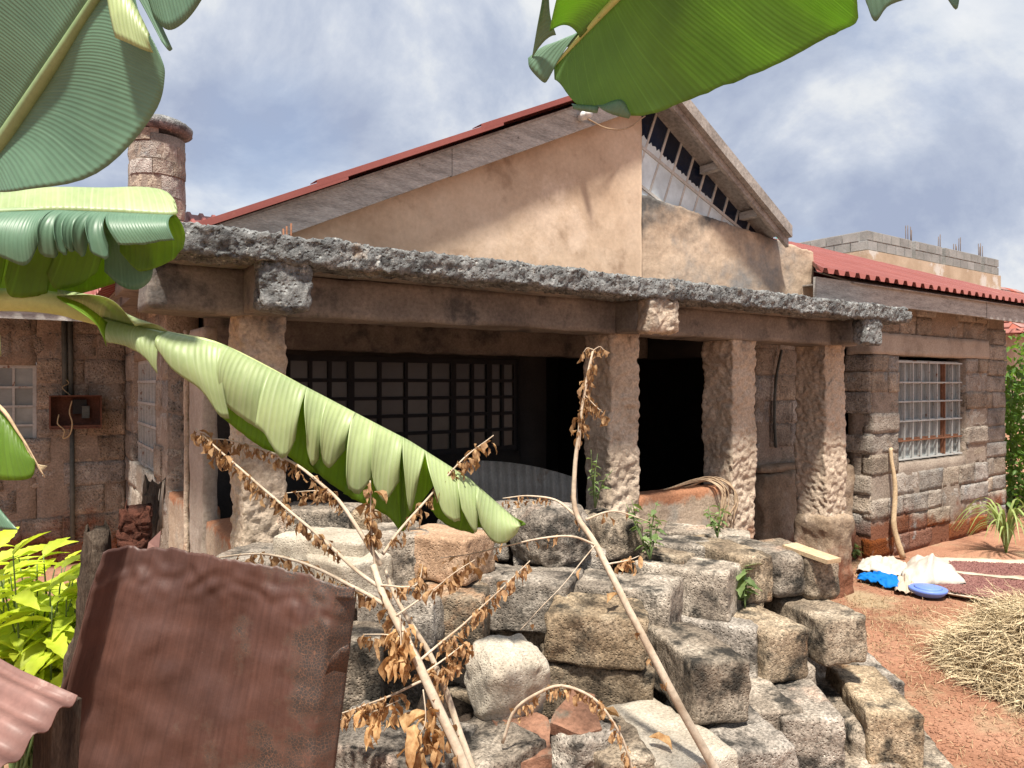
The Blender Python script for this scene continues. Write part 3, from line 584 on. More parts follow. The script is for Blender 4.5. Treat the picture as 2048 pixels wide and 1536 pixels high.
# verge flashing and bargeboards
for (a, b_, lf) in ((0.36, 1.33, 0.004), (1.17, 2.26, 0.020), (2.11, AX, 0.036)):
    q = MB(); q.add([(a, 3.385, roofz(a) + lf + .024), (b_, 3.385, roofz(b_) + lf + .024), (b_, 3.385, roofz(b_) + lf - .008), (a, 3.385, roofz(a) + lf - .008), (a, 3.48, roofz(a) + lf + .026), (b_, 3.48, roofz(b_) + lf + .026)], [(0, 3, 2, 1), (0, 1, 5, 4)])
    q.build('verge_flashing', 'red_roof', ro, solid=0.004)
def barge(u0, u1, y, up, dn, m, th=0.03):
    q = MB(); q.add([(u0, y, roofz(u0) - dn), (u1, y, roofz(u1) - dn), (u1, y, roofz(u1) - up), (u0, y, roofz(u0) - up), (u0, y + th, roofz(u0) - dn), (u1, y + th, roofz(u1) - dn), (u1, y + th, roofz(u1) - up), (u0, y + th, roofz(u0) - up)],
        [(0, 1, 2, 3), (7, 6, 5, 4), (0, 4, 5, 1), (3, 2, 6, 7), (1, 5, 6, 2), (0, 3, 7, 4)]); return q.build('bargeboard', m, H)
barge(0.45, 1.96, 3.455, 0.012, 0.165, 'wood'); barge(1.964, AX - .002, 3.455, 0.012, 0.17, 'wood')
barge(AX + .001, 5.0, 3.42, 0.0, 0.10, 'barge'); barge(AX + .001, 4.98, 3.372, -0.045, 0.045, 'barge', 0.045)
for u in (4.22, 4.68):
    b = MB(); b.box(u - .03, u + .03, 3.455, 3.62, roofz(u) - 0.09, roofz(u) - 0.035); b.build('purlin', 'wood', H)
b = MB(); b.add([(0.9, 8.8, 2.2), (5.1, 8.8, 2.2), (5.0, 8.8, roofz(5.0)), (AX, 8.8, ARZ - .02), (AX, 8.8, AZ - .02), (0.9, 8.8, roofz(.9) - .02)], [(0, 1, 2, 3, 4, 5)]); b.build('rear_gable', 'interior', H)
b = MB(); b.add([(5.03, 3.78, 2.2), (5.03, 8.8, 2.2), (5.03, 8.8, roofz(5.0)), (5.03, 3.78, roofz(5.0))], [(0, 1, 2, 3)]); b.build('attic_side', 'interior', H, solid=.02)
# clerestory glazing: bars parallel to a 0.42 slope, mullions square to it
CV = 3.64; th = math.atan(0.41); ds = Vector((math.cos(th), 0, -math.sin(th))); dp = Vector((math.sin(th), 0, math.cos(th)))
O0 = Vector((3.55, CV, 3.345))
cl = MB()
cl.beam(O0 - ds * .05, O0 + ds * 1.35, 0.022, 0.022); clo = cl.build('clerestory_window', 'white_bar', H)
rows_ = [(-0.26, 0.0), (-0.52, -0.26)]
for k in (-0.26, -0.52):
    b = MB(); b.beam(O0 + dp * k - ds * .1 + Vector((0, -.003, 0)), O0 + dp * k + ds * 1.6 + Vector((0, -.003, 0)), 0.02, 0.02); b.build('glazing_bar', 'white_bar', clo)
step = 0.152
for i in range(11):
    s = -0.06 + i * step; a = O0 + ds * s; top = 0.0
    while roofz((a + dp * top).x) - 0.0 > (a + dp * top).z and top < 0.9: top += 0.01
    b = MB(); b.beam(a - dp * 0.75 + Vector((0, .004, 0)), a + dp * max(top, 0.01) + Vector((0, .004, 0)), 0.018, 0.018); b.build('mullion', 'white_bar', clo)
    for (k0, k1) in rows_:
        if i == 10: continue
        if i in (1, 6) and k0 == -0.26: pass
        vs = [a + dp * k0, a + ds * step + dp * k0, a + ds * step + dp * k1, a + dp * k1]
        part('pane', [v + Vector((0, random.uniform(-.002, .002), 0)) for v in vs], [(0, 1, 2, 3)], 'pane_frost', clo, False, solid=.004)
    if i < 10:
        a2 = a + ds * step; t2 = 0.0
        while roofz((a2 + dp * t2).x) > (a2 + dp * t2).z and t2 < 0.9: t2 += 0.01
        if top > .02:
            part('dark_pane', [a + dp * .004 + Vector((0, .006, 0)), a2 + dp * .004 + Vector((0, .006, 0)), a2 + dp * max(t2, .005) + Vector((0, .006, 0)), a + dp * top + Vector((0, .006, 0))], [(0, 1, 2, 3)], 'pane_blue', clo, False, solid=.003)
    if i < 6:       # jagged shards left in the broken top row
        n = 9; vs = []
        hs = [0.085 * (1 - i / 8) * (0.55 + 0.45 * abs(math.sin(j * 1.9 + i))) for j in range(n + 1)]
        for j in range(n + 1): q = a + ds * step * j / n; vs += [q + dp * 0.008, q + dp * (0.012 + hs[j])]
        part('broken_pane', vs, [(2 * j, 2 * j + 2, 2 * j + 3, 2 * j + 1) for j in range(n)], 'pane_frost', clo, False, solid=.004)
# red wing roof (right)
def wing_roof():
    e0, e1 = 3.16, 6.0; z0, z1 = 2.505, 3.60; pitch = 0.15; u = 4.98
    wr_ = MB(); wr_.add([(5.58, e0 + .05, z0 - .03), (10.2, e0 + .05, z0 - .03), (9.25, e1, z1 - .03), (5.58, e1, z1 - .03)], [(0, 1, 2, 3)]); wo = wr_.build('wing_roof', 'barge', H, solid=0.01)
    while u < 10.2:
        vs = []; fs = []; pr = []
        for k in range(6):
            x = u + k * pitch; pr += [(x, 0), (x + pitch * .45, 0), (x + pitch * .58, 0.038), (x + pitch * .88, 0.038)]
        pr.append((u + 6 * pitch + 0.01, 0.003)); n = len(pr)
        for t in (0, .05, .10, .145, .3, .65, 1.0):
            for (x, h) in pr:
                tm = 1.0 if x < 9.25 else max(0.0, (10.3 - x) / 1.05); tt = t * tm
                lim = 4.98 + min(1, t / .14) * .58; x = max(x, lim + (x - 5.06) * .001)
                vs.append((x, e0 + (e1 - e0) * tt, z0 + (z1 - z0) * tt + h + random.uniform(-.001, .001)))
        for i in range(6):
            for j in range(n - 1): fs.append((i * n + j, i * n + j + 1, (i + 1) * n + j + 1, (i + 1) * n + j))
        part('roof_sheet', vs, fs, 'red_roof', wo, False, solid=0.003); u += 6 * pitch
    b = MB(); b.box(5.10, 8.05, 3.24, 3.27, 2.325, 2.488); b.build('fascia_board', 'wood', H)
    b = MB(); b.box(8.055, 10.25, 3.235, 3.265, 2.315, 2.485); b.build('fascia_board', 'wood', H)
    b = MB(); b.box(5.4, 10.2, 3.30, 3.60, 2.47, 2.482); b.build('soffit', 'barge', H)
    b = MB(); b.add([(10.2, 3.2, 2.45), (9.25, 6.0, 3.55), (9.3, 8.8, 2.5), (10.2, 8.8, 2.45)], [(0, 1, 2, 3)]); b.add([(5.1, 6.0, 3.57), (9.25, 6.0, 3.57), (9.6, 8.9, 2.5), (5.1, 8.9, 2.5)], [(0, 1, 2, 3)]); b.build('wing_roof_rear', 'red_roof', H, solid=.01)
wing_roof()
# left wing roof, mostly behind the banana leaves
lrv = MB(); lrv.add([(-3.2, 6.95, 2.33), (0.82, 6.95, 2.33), (0.82, 9.0, 3.36), (-3.2, 9.0, 3.36)], [(0, 1, 2, 3)]); lro = lrv.build('left_roof', 'barge', H, solid=.01)  # eave deepened and lowered to cut sky light on the left wall
def yz_sheet(x0, n, pitch, pts, parent):
    pr = []
    for k in range(n): x = x0 + k * pitch; pr += [(x, 0), (x + pitch * .5, 0), (x + pitch * .62, .03), (x + pitch * .88, .03)]
    vs = [(x, y, z + h) for (y, z) in pts for (x, h) in pr]; m_ = len(pr)
    return part('roof_sheet', vs, [(i * m_ + j, i * m_ + j + 1, (i + 1) * m_ + j + 1, (i + 1) * m_ + j) for i in range(len(pts) - 1) for j in range(m_ - 1)], 'red_roof', parent, False, solid=.003)
for k in range(6): yz_sheet(-3.2 + k * 0.9, 6 if k < 5 else 5, 0.15, [(6.85, 2.32), (8.4, 3.07), (9.75, 3.80)], lro)
b = MB(); b.box(-3.2, 0.80, 6.90, 6.93, 2.17, 2.31); b.build('fascia_board', 'wood', H)
# chimney: round stone stack with overhanging cap
CHX, CHY = 1.33, 9.55; cr = 0.31
ch = MB(); ch.tube([(CHX, CHY, 2.4 + i * 0.2) for i in range(12)], cr - 0.004, 32); cho = ch.build('chimney', 'mortar', H, True)
rng = random.Random(4)
z = 3.2
while z < 4.62:
    hh = rng.uniform(0.17, 0.25); hh = min(hh, 4.66 - z); a = rng.uniform(0, 1)
    a_end = a + 2 * math.pi
    while a < a_end - 0.05:
        da = rng.uniform(0.55, 1.0); da = min(da, a_end - a)
        if a_end - a - da < 0.25: da = a_end - a
        vs = []; nn = 5
        gp = 0.012; pr = rng.uniform(-0.016, 0.006)
        if not (z > 4.4 and rng.random() < 0.35):
            for k, zz_ in enumerate((z + .01, z + hh / 2, z + hh - .01)):
                for j in range(nn + 1):
                    an = a + gp + (da - 2 * gp) * j / nn; e = 0.003 if (j in (0, nn) or k != 1) else 0
                    p = Vector((math.cos(an), math.sin(an), 0)); rr = cr + pr - e + noise.noise(Vector((an * 4, zz_ * 9, 2))) * 0.02; vs.append(Vector((CHX, CHY, zz_)) + p * rr)
            part('stone', vs, [(k * (nn + 1) + j, k * (nn + 1) + j + 1, (k + 1) * (nn + 1) + j + 1, (k + 1) * (nn + 1) + j) for k in range(2) for j in range(nn)], 'stone', cho, False, solid=0.02)
        a += da
    z += hh
cap = MB(); cpts = [(CHX, CHY, 4.67), (CHX, CHY, 4.69), (CHX, CHY, 4.76), (CHX, CHY, 4.80)]; cap.tube(cpts, [0.33, 0.39, 0.39, 0.34], 40)
cap.v = [v + nv(v, 9, 2) * 0.018 for v in cap.v]; cap.build('cap', 'slab_edge', cho, True)
for a in (0.4, 1.9, 3.3, 4.4): b = MB(); b.box(CHX + math.cos(a) * .25 - .05, CHX + math.cos(a) * .25 + .05, CHY + math.sin(a) * .25 - .05, CHY + math.sin(a) * .25 + .05, 4.6, 4.69); b.build('cap_support', 'mortar', cho)
# rebar stubs on slab, insulator and wire on the bargeboard
def rebars(base, n, h, sp, parent, m='steel', r=0.004, name='rebar'):
    for i in range(n):
        a = Vector(base) + Vector((sp * i, random.uniform(-.02, .02), -0.05)); bb = a + Vector((random.uniform(-.02, .02) * h * 3, random.uniform(-.02, .02), h * random.uniform(.8, 1.1) + .05))
        MB().tube([a, (a + bb) / 2, bb], r, 6).build(name, m, parent, True)
rebars((0.93, 3.1, 2.24), 3, 0.10, 0.013, H, 'rust_bar'); rebars((2.83, 3.1, 2.24), 3, 0.05, 0.03, H, 'rust_bar', .005)
ins = thing('insulator', PV(1166, 232, 3.42), 'small white ceramic wire insulator on the grey bargeboard', 'insulator')
c = PV(1166, 232, 3.42)
MB().tube([c + Vector((0, .06, 0)), c, c + Vector((0, -.02, 0)), c + Vector((0, -.03, 0)), c + Vector((0, -.06, 0))], [.012, .028, .03, .016, .028], 14).build('spool', 'ceramic', ins, True)
MB().tube(curve([c + Vector((.02, -.02, -.02)), PV(1215, 257, 3.45), PV(1255, 256, 3.5), PV(1290, 232, 3.52)], 16), 0.005, 6).build('wire', 'root', ins, True)
# conduit pipes
def pipe(pts, r, m, label):
    o = MB().tube(pts, r, 10).build('conduit_pipe', m, None, True); return tag(o, label, 'pipe')
pipe(curve([PV(1563, 700, RV - .04), PV(1552, 760, RV - .035), PV(1549, 830, RV - .03), PV(1552, 895, RV - .03)], 16), 0.012, 'pipe', 'thin grey green conduit running down the stone recess behind the pillars')
pipe([PV(128, 640, LV - .03), PV(130, 790, LV - .03)], 0.022, 'pipe', 'left one of two dark conduits entering the top of the meter box')
pipe([PV(140, 640, LV - .03), PV(142, 790, LV - .03)], 0.022, 'pipe', 'right one of two dark conduits entering the top of the meter box')
pipe([PV(144, 850, LV - .03), PV(145, 1090, LV - .03)], 0.020, 'pipe', 'dark conduit running down the wall below the rusty meter box')
# meter box
mb0 = PV(150, 823, LV - 0.02); mbx = thing('meter_box', mb0, 'open rusty steel electrical box hanging on the left stone wall', 'meter box')
bw_, bh, bd = 0.40, 0.30, 0.20
b = MB(); x0, x1, y1, zc = mb0.x - bw_ / 2, mb0.x + bw_ / 2, LV - 0.005, mb0.z
b.box(x0, x1, y1 - .008, y1, zc - bh / 2, zc + bh / 2); b.box(x0, x0 + .008, y1 - bd, y1 - .009, zc - bh / 2, zc + bh / 2); b.box(x1 - .008, x1, y1 - bd, y1 - .009, zc - bh / 2, zc + bh / 2)
b.box(x0 + .009, x1 - .009, y1 - bd, y1 - .009, zc + bh / 2 - .008, zc + bh / 2); b.box(x0 + .009, x1 - .009, y1 - bd, y1 - .009, zc - bh / 2, zc - bh / 2 + .008); b.build('housing', 'rust_box', mbx)
b = MB(); b.box(mb0.x - .02, mb0.x + .09, y1 - .06, y1 - .009, zc - .02, zc + .11); b.build('mounting_plate', 'black_plastic', mbx)
b = MB(); b.box(mb0.x + .05, mb0.x + .11, y1 - .10, y1 - .062, zc - .06, zc + .05); b.build('breaker', 'pipe', mbx)
b = MB(); b.box(x0 + .009, x1 - .009, y1 - bd + .01, y1 - bd + .018, zc - bh / 2 + .009, zc - bh / 2 + .03); b.build('lip', 'rust_box', mbx)
MB().tube(curve([(x0 + .17, y1 - .14, zc + .1), (x0 + .15, y1 - .17, zc), (x0 + .17, y1 - .2, zc - .1), (x0 + .15, y1 - .21, zc - .2), (x0 + .10, y1 - .21, zc - .23), (x0 + .11, y1 - .2, zc - .16), (x0 + .06, y1 - .18, zc - .1), (x0 + .07, y1 - .16, zc - .02)], 40), 0.006, 6).build('wire', 'wire', mbx, True)
MB().tube(curve([(x0 + .16, y1 - .1, zc + .15), (x0 + .10, y1 - .08, zc + .22), (x0 + .15, y1 - .05, zc + .26), (x0 + .12, y1 - .04, zc + .30)], 24), 0.004, 6).build('wire', 'wire', mbx, True)
# corrugated sheet propped inside the porch
def corr(name, A, Bv, Cv, nc, amp, m, parent=None, nrm=None, na=6, top=None, rough=0.0):
    """A origin, Bv across the waves, Cv along the waves"""
    A, Bv, Cv = Vector(A), Vector(Bv), Vector(Cv); nrm = nrm or Bv.cross(Cv).normalized(); nb = nc * 8; vs = []; fs = []; uv = []
    for j in range(na + 1):
        for i in range(nb + 1):
            s = i / nb; t_ = j / na; tt = t_ * (top(s) if top else 1.0); p = A + Bv * s + Cv * tt + nrm * (math.sin(s * nc * 2 * math.pi) * amp)
            if rough: p += nv(p, 5, 3) * rough
            vs.append(p); uv.append((s, t_))
    for j in range(na):
        for i in range(nb): a = j * (nb + 1) + i; fs.append((a, a + 1, a + nb + 2, a + nb + 1))
    return part(name, vs, fs, m, parent, True, uv, solid=0.002)
a = PV(935, 1010, 4.5); bb = PV(1165, 1010, 4.1); a.z = bb.z = 0.03
cs = corr('corrugated_sheet', a, bb - a, Vector((0, .08, 1.08)), 13, 0.012, 'galv', None, top=lambda s: 1.0 - 0.16 * s * s - 0.03 * (1 - s))
tag(cs, 'dull galvanised corrugated sheet standing inside the porch beside a pillar', 'metal sheet')
# dry roots on the low wall
rt = thing('dry_vine', (4.0, 3.2, 0.9), 'tangle of dry pale vine hanging over the low wall end by the pillar', 'vine')
rng = random.Random(8)
for k in range(9):
    x = 3.97 + rng.uniform(-.1, .05)
    MB().tube(curve([(x - .25 - rng.random() * .2, 3.3, .955), (x - .1, 3.26, .99 + rng.random() * .03), (x, 3.19, .95), (x + rng.uniform(-.03, .05), 3.17, .85), (x + rng.uniform(-.05, .06), 3.175, .70 + rng.uniform(-.1, .1))], 18), 0.005, 5).build('vine_strand', 'root', rt, True)

# ------------------------------------------------------------------ far buildings
fb0 = CW(7.99, 16.0); FX, FY = fb0.x, fb0.y
FB = thing('block_building', (FX + 3, FY + 2, 0), 'unfinished building with grey concrete block parapet and rebars behind the red roof', 'building')
b = MB(); b.box(FX + .03, FX + 6.7, FY + .03, FY + 5, -0.1, 4.2); b.build('wall', 'far_tan', FB)
b = MB(); b.box(FX - .04, FX + 6.75, FY - .04, FY + 5.05, 4.203, 4.655); b.build('ring_beam', 'far_tan', FB)
vs, fs = rbox(1, 1, 1, 1.0, 0.008, 3, 1.0, 0.0); FBM = mesh('block', vs, fs, 'far_block', False)
b = MB()
gaps = [2.05, 3.55, 5.75]
segs = [(0.0, 1.95), (2.12, 3.45), (3.62, 5.65), (5.82, 6.7)]
par = []
for (s0, s1) in segs: b.box(FX + s0 + .02, FX + s1 - .02, FY + .02, FY + .18, 4.656, 5.11)
b.box(FX + .02, FX + .18, FY + .181, FY + 5, 4.656, 5.11); pm = b.build('parapet', 'far_mortar', FB)
for r in range(2):
    z = 4.67 + r * .22
    for (s0, s1) in segs:
        x = s0 - (0.2 if r % 2 else 0)
        while x < s1 - 0.05:
            xa, xb = max(x, s0), min(x + .4, s1)
            if xb - xa > .06: inst('block', FBM, Matrix.Translation((FX + (xa + xb) / 2, FY + .09, z + .105)) @ Matrix.Diagonal((xb - xa - .03, .2, .192, 1)), pm)
            x += .4
    y = 0.2 if r % 2 else 0.0
    while y < 5:
        inst('block', FBM, Matrix.Translation((FX + .09, FY + y + .2, z + .105)) @ Matrix.Diagonal((.2, .37, .192, 1)), pm); y += .4
for (x, y, n, hh, m_) in ((0.3, 2.6, 2, .45, 'steel_green'), (1.9, .1, 4, .45, 'steel'), (3.45, .1, 3, .42, 'steel'), (4.6, .1, 2, .55, 'steel'), (5.7, .1, 4, .45, 'steel'), (0.1, 4.9, 3, .4, 'steel'), (4.3, .1, 3, .3, 'steel')): rebars((FX + x, FY + y, 5.0), n, hh, .09, FB, m_, .010)
# tiled house far right
t0 = CW(19.2, 26.0); TX, TY = t0.x - 2.0, t0.y
TH = thing('tiled_house', (TX + 4, TY + 3, 0), 'distant house with dull red tiled hip roof at the right', 'house')
b = MB(); b.box(TX, TX + 9, TY, TY + 6, -0.1, 3.4); b.build('wall', 'far_tan', TH)
q = MB(); q.add([(TX - .4, TY - .4, 3.4), (TX + 9.4, TY - .4, 3.4), (TX + 9.4, TY + 6.4, 3.4), (TX - .4, TY + 6.4, 3.4), (TX + 3.4, TY + 3, 5.9), (TX + 5.8, TY + 3, 5.9)], [(0, 1, 5, 4), (1, 2, 5), (2, 3, 4, 5), (3, 0, 4)]); tr_ = q.build('roof', 'tile_roof', TH)
vs, fs = rbox(.34, .36, .05, .12, .004, 5, 1, .02); TLM = mesh('tile', vs, fs, 'tile_roof')
for face in (0, 1):
    for i in range(11):
        t_ = i / 11
        for j in range(14 if face == 0 else 13):
            if face == 0:
                a, b2 = Vector((TX - .4, TY - .4, 3.4)).lerp(Vector((TX + 3.4, TY + 3, 5.9)), t_), None; p = a + Vector((.2 + j * .36 + (.18 if i % 2 else 0), 0, .03)); up = Vector((0, 3.4, 2.5)).normalized(); ax = Vector((1, 0, 0))
            else:
                a = Vector((TX - .4, TY - .4, 3.4)).lerp(Vector((TX + 3.4, TY + 3, 5.9)), t_); p = a + Vector((0, .2 + j * .36 + (.18 if i % 2 else 0), .03)); up = Vector((3.8, 0, 2.5)).normalized(); ax = Vector((0, -1, 0))
                if p.y > TY + 6.4 - t_ * 3.4: continue
            nn = ax.cross(up).normalized(); inst('tile', TLM, Matrix.Translation(p + up * .1) @ Matrix((ax, up, nn)).transposed().to_4x4() @ Matrix.Rotation(R(-4), 4, 'X'), tr_)

# ------------------------------------------------------------------ block pile
BL = []
def bsize(x): return x
def pblock(x, y, zt, yaw, Ln, Wd, Hh, m='block', label=None, pitch=0, roll=0, rough=1.0, rad=0.012, cat='stone block', name='stone_block', grp=True):
    """(x,y) = photo pixel of the middle of the top face, which lies zt above the ground; yaw 0 = long axis along the view"""
    c = PZ(x, y, zt); c.z -= Hh / 2
    BL.append(dict(c=c, yaw=yaw, L=Ln, W=Wd, H=Hh, m=m, label=label, pitch=pitch, roll=roll, rough=rough, rad=rad, cat=cat, name=name, grp=grp))
LB = 'stone block mostly hidden behind or under other blocks of the heap'
pb = pblock
# right part
pb(1577, 1243, .50, 6, .46, .20, .20, label='squared dark stone block perched alone on the right shoulder of the heap')
pb(1388, 1283, .745, 14, .40, .195, .21, label='squared block with pale dusty top jutting out beside the long leaning dry stem')
pb(1512, 1375, .50, 6, .34, .19, .20, label='narrow ribbed block directly left of a stout block below the perched squared block')
pb(1600, 1393, .48, -4, .34, .22, .22, label='stout block right of the narrow ribbed block below the perched squared block')
pb(1632, 1362, .34, 4, .34, .20, .17, label='thin block sandwiched right under the perched squared dark block')
pb(1712, 1424, .33, 4, .30, .17, .20, rad=.06, label='small rounded stone block wedged left of a long squared block at the heap foot')
pb(1742, 1376, .40, -6, .50, .21, .21, label='long squared block at the heap foot beside the red soil path')
pb(1728, 1327, .17, 0, .44, .22, .18, label='low stone block lying on the red soil at the edge of the heap')
pb(1822, 1500, .20, -12, .42, .22, .21, label='block half sunk in soil under the long squared block at the heap foot')
pb(1715, 1492, .22, 10, .30, .30, .20, rough=1.8, label='crumbled block under the small rounded block at the heap foot')
pb(1452, 1440, .53, 12, .36, .27, .25, rough=2.0, label='big broken faced block under the jutting block with pale dusty top')
pb(1318, 1462, .545, 28, .42, .27, .22, m='pale_block', label='wide pale block lying flat beneath the long leaning dry stem')
pb(1195, 1206, .855, 82, .34, .24, .19, rough=1.6, label='big rough edged block resting on another above the pale rounded boulder')
pb(1190, 1300, .665, 86, .40, .30, .21, rough=1.3, label='wide dark block carrying the big rough edged block')
pb(1520, 1088, .89, 14, .50, .17, .20, rad=.05, label='round cornered top course block next to the one with the plank')
pb(1590, 1092, .88, 10, .48, .17, .20, rad=.04, label='block at the right end of the top course carrying a splintered plank')
pb(1440, 1090, .90, 22, .50, .19, .20, label='top course block right behind the green lobed seedling')
pb(1372, 1124, .885, 62, .42, .24, .19, label='wide top block just left of the green lobed seedling')
pb(1252, 1162, .87, 66, .40, .24, .20, label='block crossed by the long leaning stem left of the wide seedling block')
pb(1425, 1226, .69, 60, .40, .26, .20, label='block directly beneath the wide block left of the seedling')
pb(1625, 1205, .69, 12, .46, .20, .19, label='block directly beneath the one carrying the splintered plank')
pb(1500, 1225, .69, 20, .44, .20, .20, label='dark block behind the perched squared block below the seedling')
pb(1640, 1300, .33, 2, .40, .22, .17)
pb(1545, 1300, .50, 6, .36, .2, .2)
# back course by the pillars
pb(1330, 1080, .90, 75, .42, .22, .19); pb(1290, 1100, .90, 60, .40, .2, .19); pb(1410, 1060, .88, 70, .44, .22, .18)
# left part
pb(1045, 1141, .90, 72, .44, .30, .21, rough=1.4, label='large block under the round grey boulder that crowns the heap')
pb(1102, 1008, 1.13, 40, .32, .26, .25, rough=2.2, rad=.08, label='round grey boulder crowning the heap behind the hanging leaf tip')
pb(1216, 1026, 1.06, 30, .30, .2, .18, rough=1.5, rad=.05, label='smaller grey rock between the crowning boulder and the pillar foot')
pb(1060, 1006, 1.10, 75, .42, .22, .17, rad=.05, label='flat topped block right behind the crowning boulder')
pb(888, 1064, 1.06, 66, .32, .25, .17, label='orange topped block below the middle of the hanging leaf', m='orange_block')
pb(798, 1057, 1.06, 20, .34, .22, .21, label='dark fronted block beside the orange topped block')
pb(668, 1066, 1.05, 68, .42, .24, .18, m='pale_block', label='bright pale block catching light behind the rusty sheet')
pb(700, 1105, 1.0, 50, .3, .2, .17, m='pale_block', label='second bright pale block below the first behind crossed dry stems')
pb(640, 1010, 1.10, 80, .36, .2, .18); pb(720, 1015, 1.09, 70, .3, .2, .18); pb(955, 1035, 1.02, 75, .34, .2, .18)
pb(590, 1105, .96, 78, .58, .34, .18, label='long flat block between left pillar and top edge of the rusty sheet')
pb(812, 1183, .88, 75, .30, .24, .21, label='block where the dry stems cross under the dark fronted block')
pb(908, 1172, .885, 84, .26, .24, .20, label='small squared block directly under the orange topped block')
pb(920, 1262, .665, 84, .28, .24, .17, m='pale_block', label='small pale block half hidden under two darker blocks')
pb(1018, 1290, .80, 28, .22, .22, .21, m='pale_block', rough=2.2, rad=.05, pitch=8, roll=6, label='pale rounded boulder standing on broken terracotta slab')
pb(790, 1462, .62, 70, .42, .30, .20, rough=1.3, label='large flat block under curled tan leaves beside the rusty sheet')
pb(968, 1468, .615, 40, .30, .26, .22, rough=1.6, label='pale broken block at the heap foot next to terracotta slab')
pb(1162, 1440, .60, 30, .20, .17, .24, rough=2.2, rad=.04, label='dark jagged rock capped by a terracotta slab')
pb(1225, 1470, .56, 12, .30, .17, .26, label='upright block with flat face left of the wide pale block')
pb(716, 1262, .80, 8, .26, .17, .33, label='tall block on end with a pale right edge beside the rusty sheet')
pb(790, 1290, .68, 70, .30, .2, .22); pb(1040, 1240, .69, 65, .38, .24, .20); pb(915, 1350, .52, 60, .3, .22, .18); pb(830, 1330, .55, 75, .3, .22, .2)
pb(650, 1165, .83, 80, .42, .3, .2); pb(1120, 1090, .93, 80, .4, .24, .17)
pb(860, 1130, .87, 70, .4, .25, .2); pb(1075, 1380, .48, 60, .4, .3, .2); pb(1330, 1350, .52, 80, .4, .3, .2); pb(1420, 1150, .70, 60, .42, .3, .2)
pb(1560, 1150, .50, 60, .42, .3, .2); pb(1622, 1118, .19, 50, .42, .3, .2)
for i, d in enumerate(BL):
    vs, fs = rbox(d['W'], d['L'], d['H'], 0.0125, 0.006 * d['rough'], 9.0, i * 5.3, d['rad'], 0.0055 * d['rough'], big=0.014 * d['rough'])
    me = mesh('stone_block', vs, fs, d['m'])
    mt = Matrix.Translation(d['c']) @ Matrix.Rotation(-YAW + R(d['yaw']), 4, 'Z') @ Matrix.Rotation(R(d['pitch'] + random.uniform(-2, 2)), 4, 'X') @ Matrix.Rotation(R(d['roll'] + random.uniform(-2, 2)), 4, 'Y')
    o = inst('stone_block', me, mt); tag(o, d['label'] or LB, 'stone block', 'stone blocks in the heap')
# dirt and rubble core that carries the blocks
def bdist(d, x, y):
    a = -YAW + R(d['yaw']); dx_, dy_ = x - d['c'].x, y - d['c'].y; lx = dx_ * math.cos(a) + dy_ * math.sin(a); ly = -dx_ * math.sin(a) + dy_ * math.cos(a)
    return math.hypot(max(0, abs(lx) - d['W'] / 2), max(0, abs(ly) - d['L'] / 2))
gx0, gx1 = min(d['c'].x for d in BL) - .5, max(d['c'].x for d in BL) + .5; gy0, gy1 = min(d['c'].y for d in BL) - .5, max(d['c'].y for d in BL) + .5
n_ = 0.06; vs = []; fs = []; cx_ = int((gx1 - gx0) / n_) + 1; cy_ = int((gy1 - gy0) / n_) + 1
for j in range(cy_):
    for i in range(cx_):
        x, y = gx0 + i * n_, gy0 + j * n_; h = 9; near = 9
        for d in BL:
            q = bdist(d, x, y); near = min(near, q); h = min(h, d['c'].z - d['H'] / 2 + 0.012 + q * 2.2)
        nb = min(BL, key=lambda d: bdist(d, x, y)); h = min(h, nb['c'].z - nb['H'] / 2 - (near - .02) * 3.5) if near > 0.02 else h
        vs.append(Vector((x, y, max(-0.03, h + noise.noise(Vector((x * 14, y * 14, 0))) * 0.02))))
for j in range(cy_ - 1):
    for i in range(cx_ - 1): a = j * cx_ + i; fs.append((a, a + 1, a + cx_ + 1, a + cx_))
o = part('rubble', vs, fs, 'rubble'); o['kind'] = 'stuff'; tag(o, 'dark dirt and rubble packed between the stone blocks of the heap', 'rubble')
# terracotta slabs
def slab(px, zt, th_, label, tilt):
    pts = [PZ(x, y, zt) for x, y in px]; c = sum(pts, Vector()) / len(pts); n = len(pts); rot = Matrix.Rotation(R(tilt), 3, RT)
    pts = [c + rot @ (p - c) for p in pts]; rim = []
    for k in range(n):
        for s in range(6): p = pts[k].lerp(pts[(k + 1) % n], s / 6); rim.append(p + nv(p, 12, 2) * 0.012)
    m_ = len(rim); nn = rot @ UP; vs = rim + [p - nn * th_ + nv(p, 9, 5) * .015 for p in rim] + [c, c - nn * th_]
    mid = [c.lerp(p, .55) + nv(p, 14, 7) * .006 for p in rim]; b0 = len(vs); vs += mid
    fs = [(k, (k + 1) % m_, b0 + (k + 1) % m_, b0 + k) for k in range(m_)] + [(b0 + k, b0 + (k + 1) % m_, 2 * m_) for k in range(m_)] + [((k + 1) % m_, k, m_ + k, m_ + (k + 1) % m_) for k in range(m_)] + [(m_ + (k + 1) % m_, m_ + k, 2 * m_ + 1) for k in range(m_)]
    return tag(part('terracotta_slab', vs, fs, 'terracotta', None, False), label, 'slab')
slab([(960, 1408), (1045, 1418), (1095, 1440), (1105, 1500), (1040, 1512), (1000, 1470)], .60, .05, 'flat broken terracotta slab under the pale rounded boulder', 6)
slab([(1098, 1440), (1140, 1392), (1190, 1400), (1202, 1448), (1160, 1455)], .62, .035, 'small terracotta slab capping the dark jagged rock', 14)
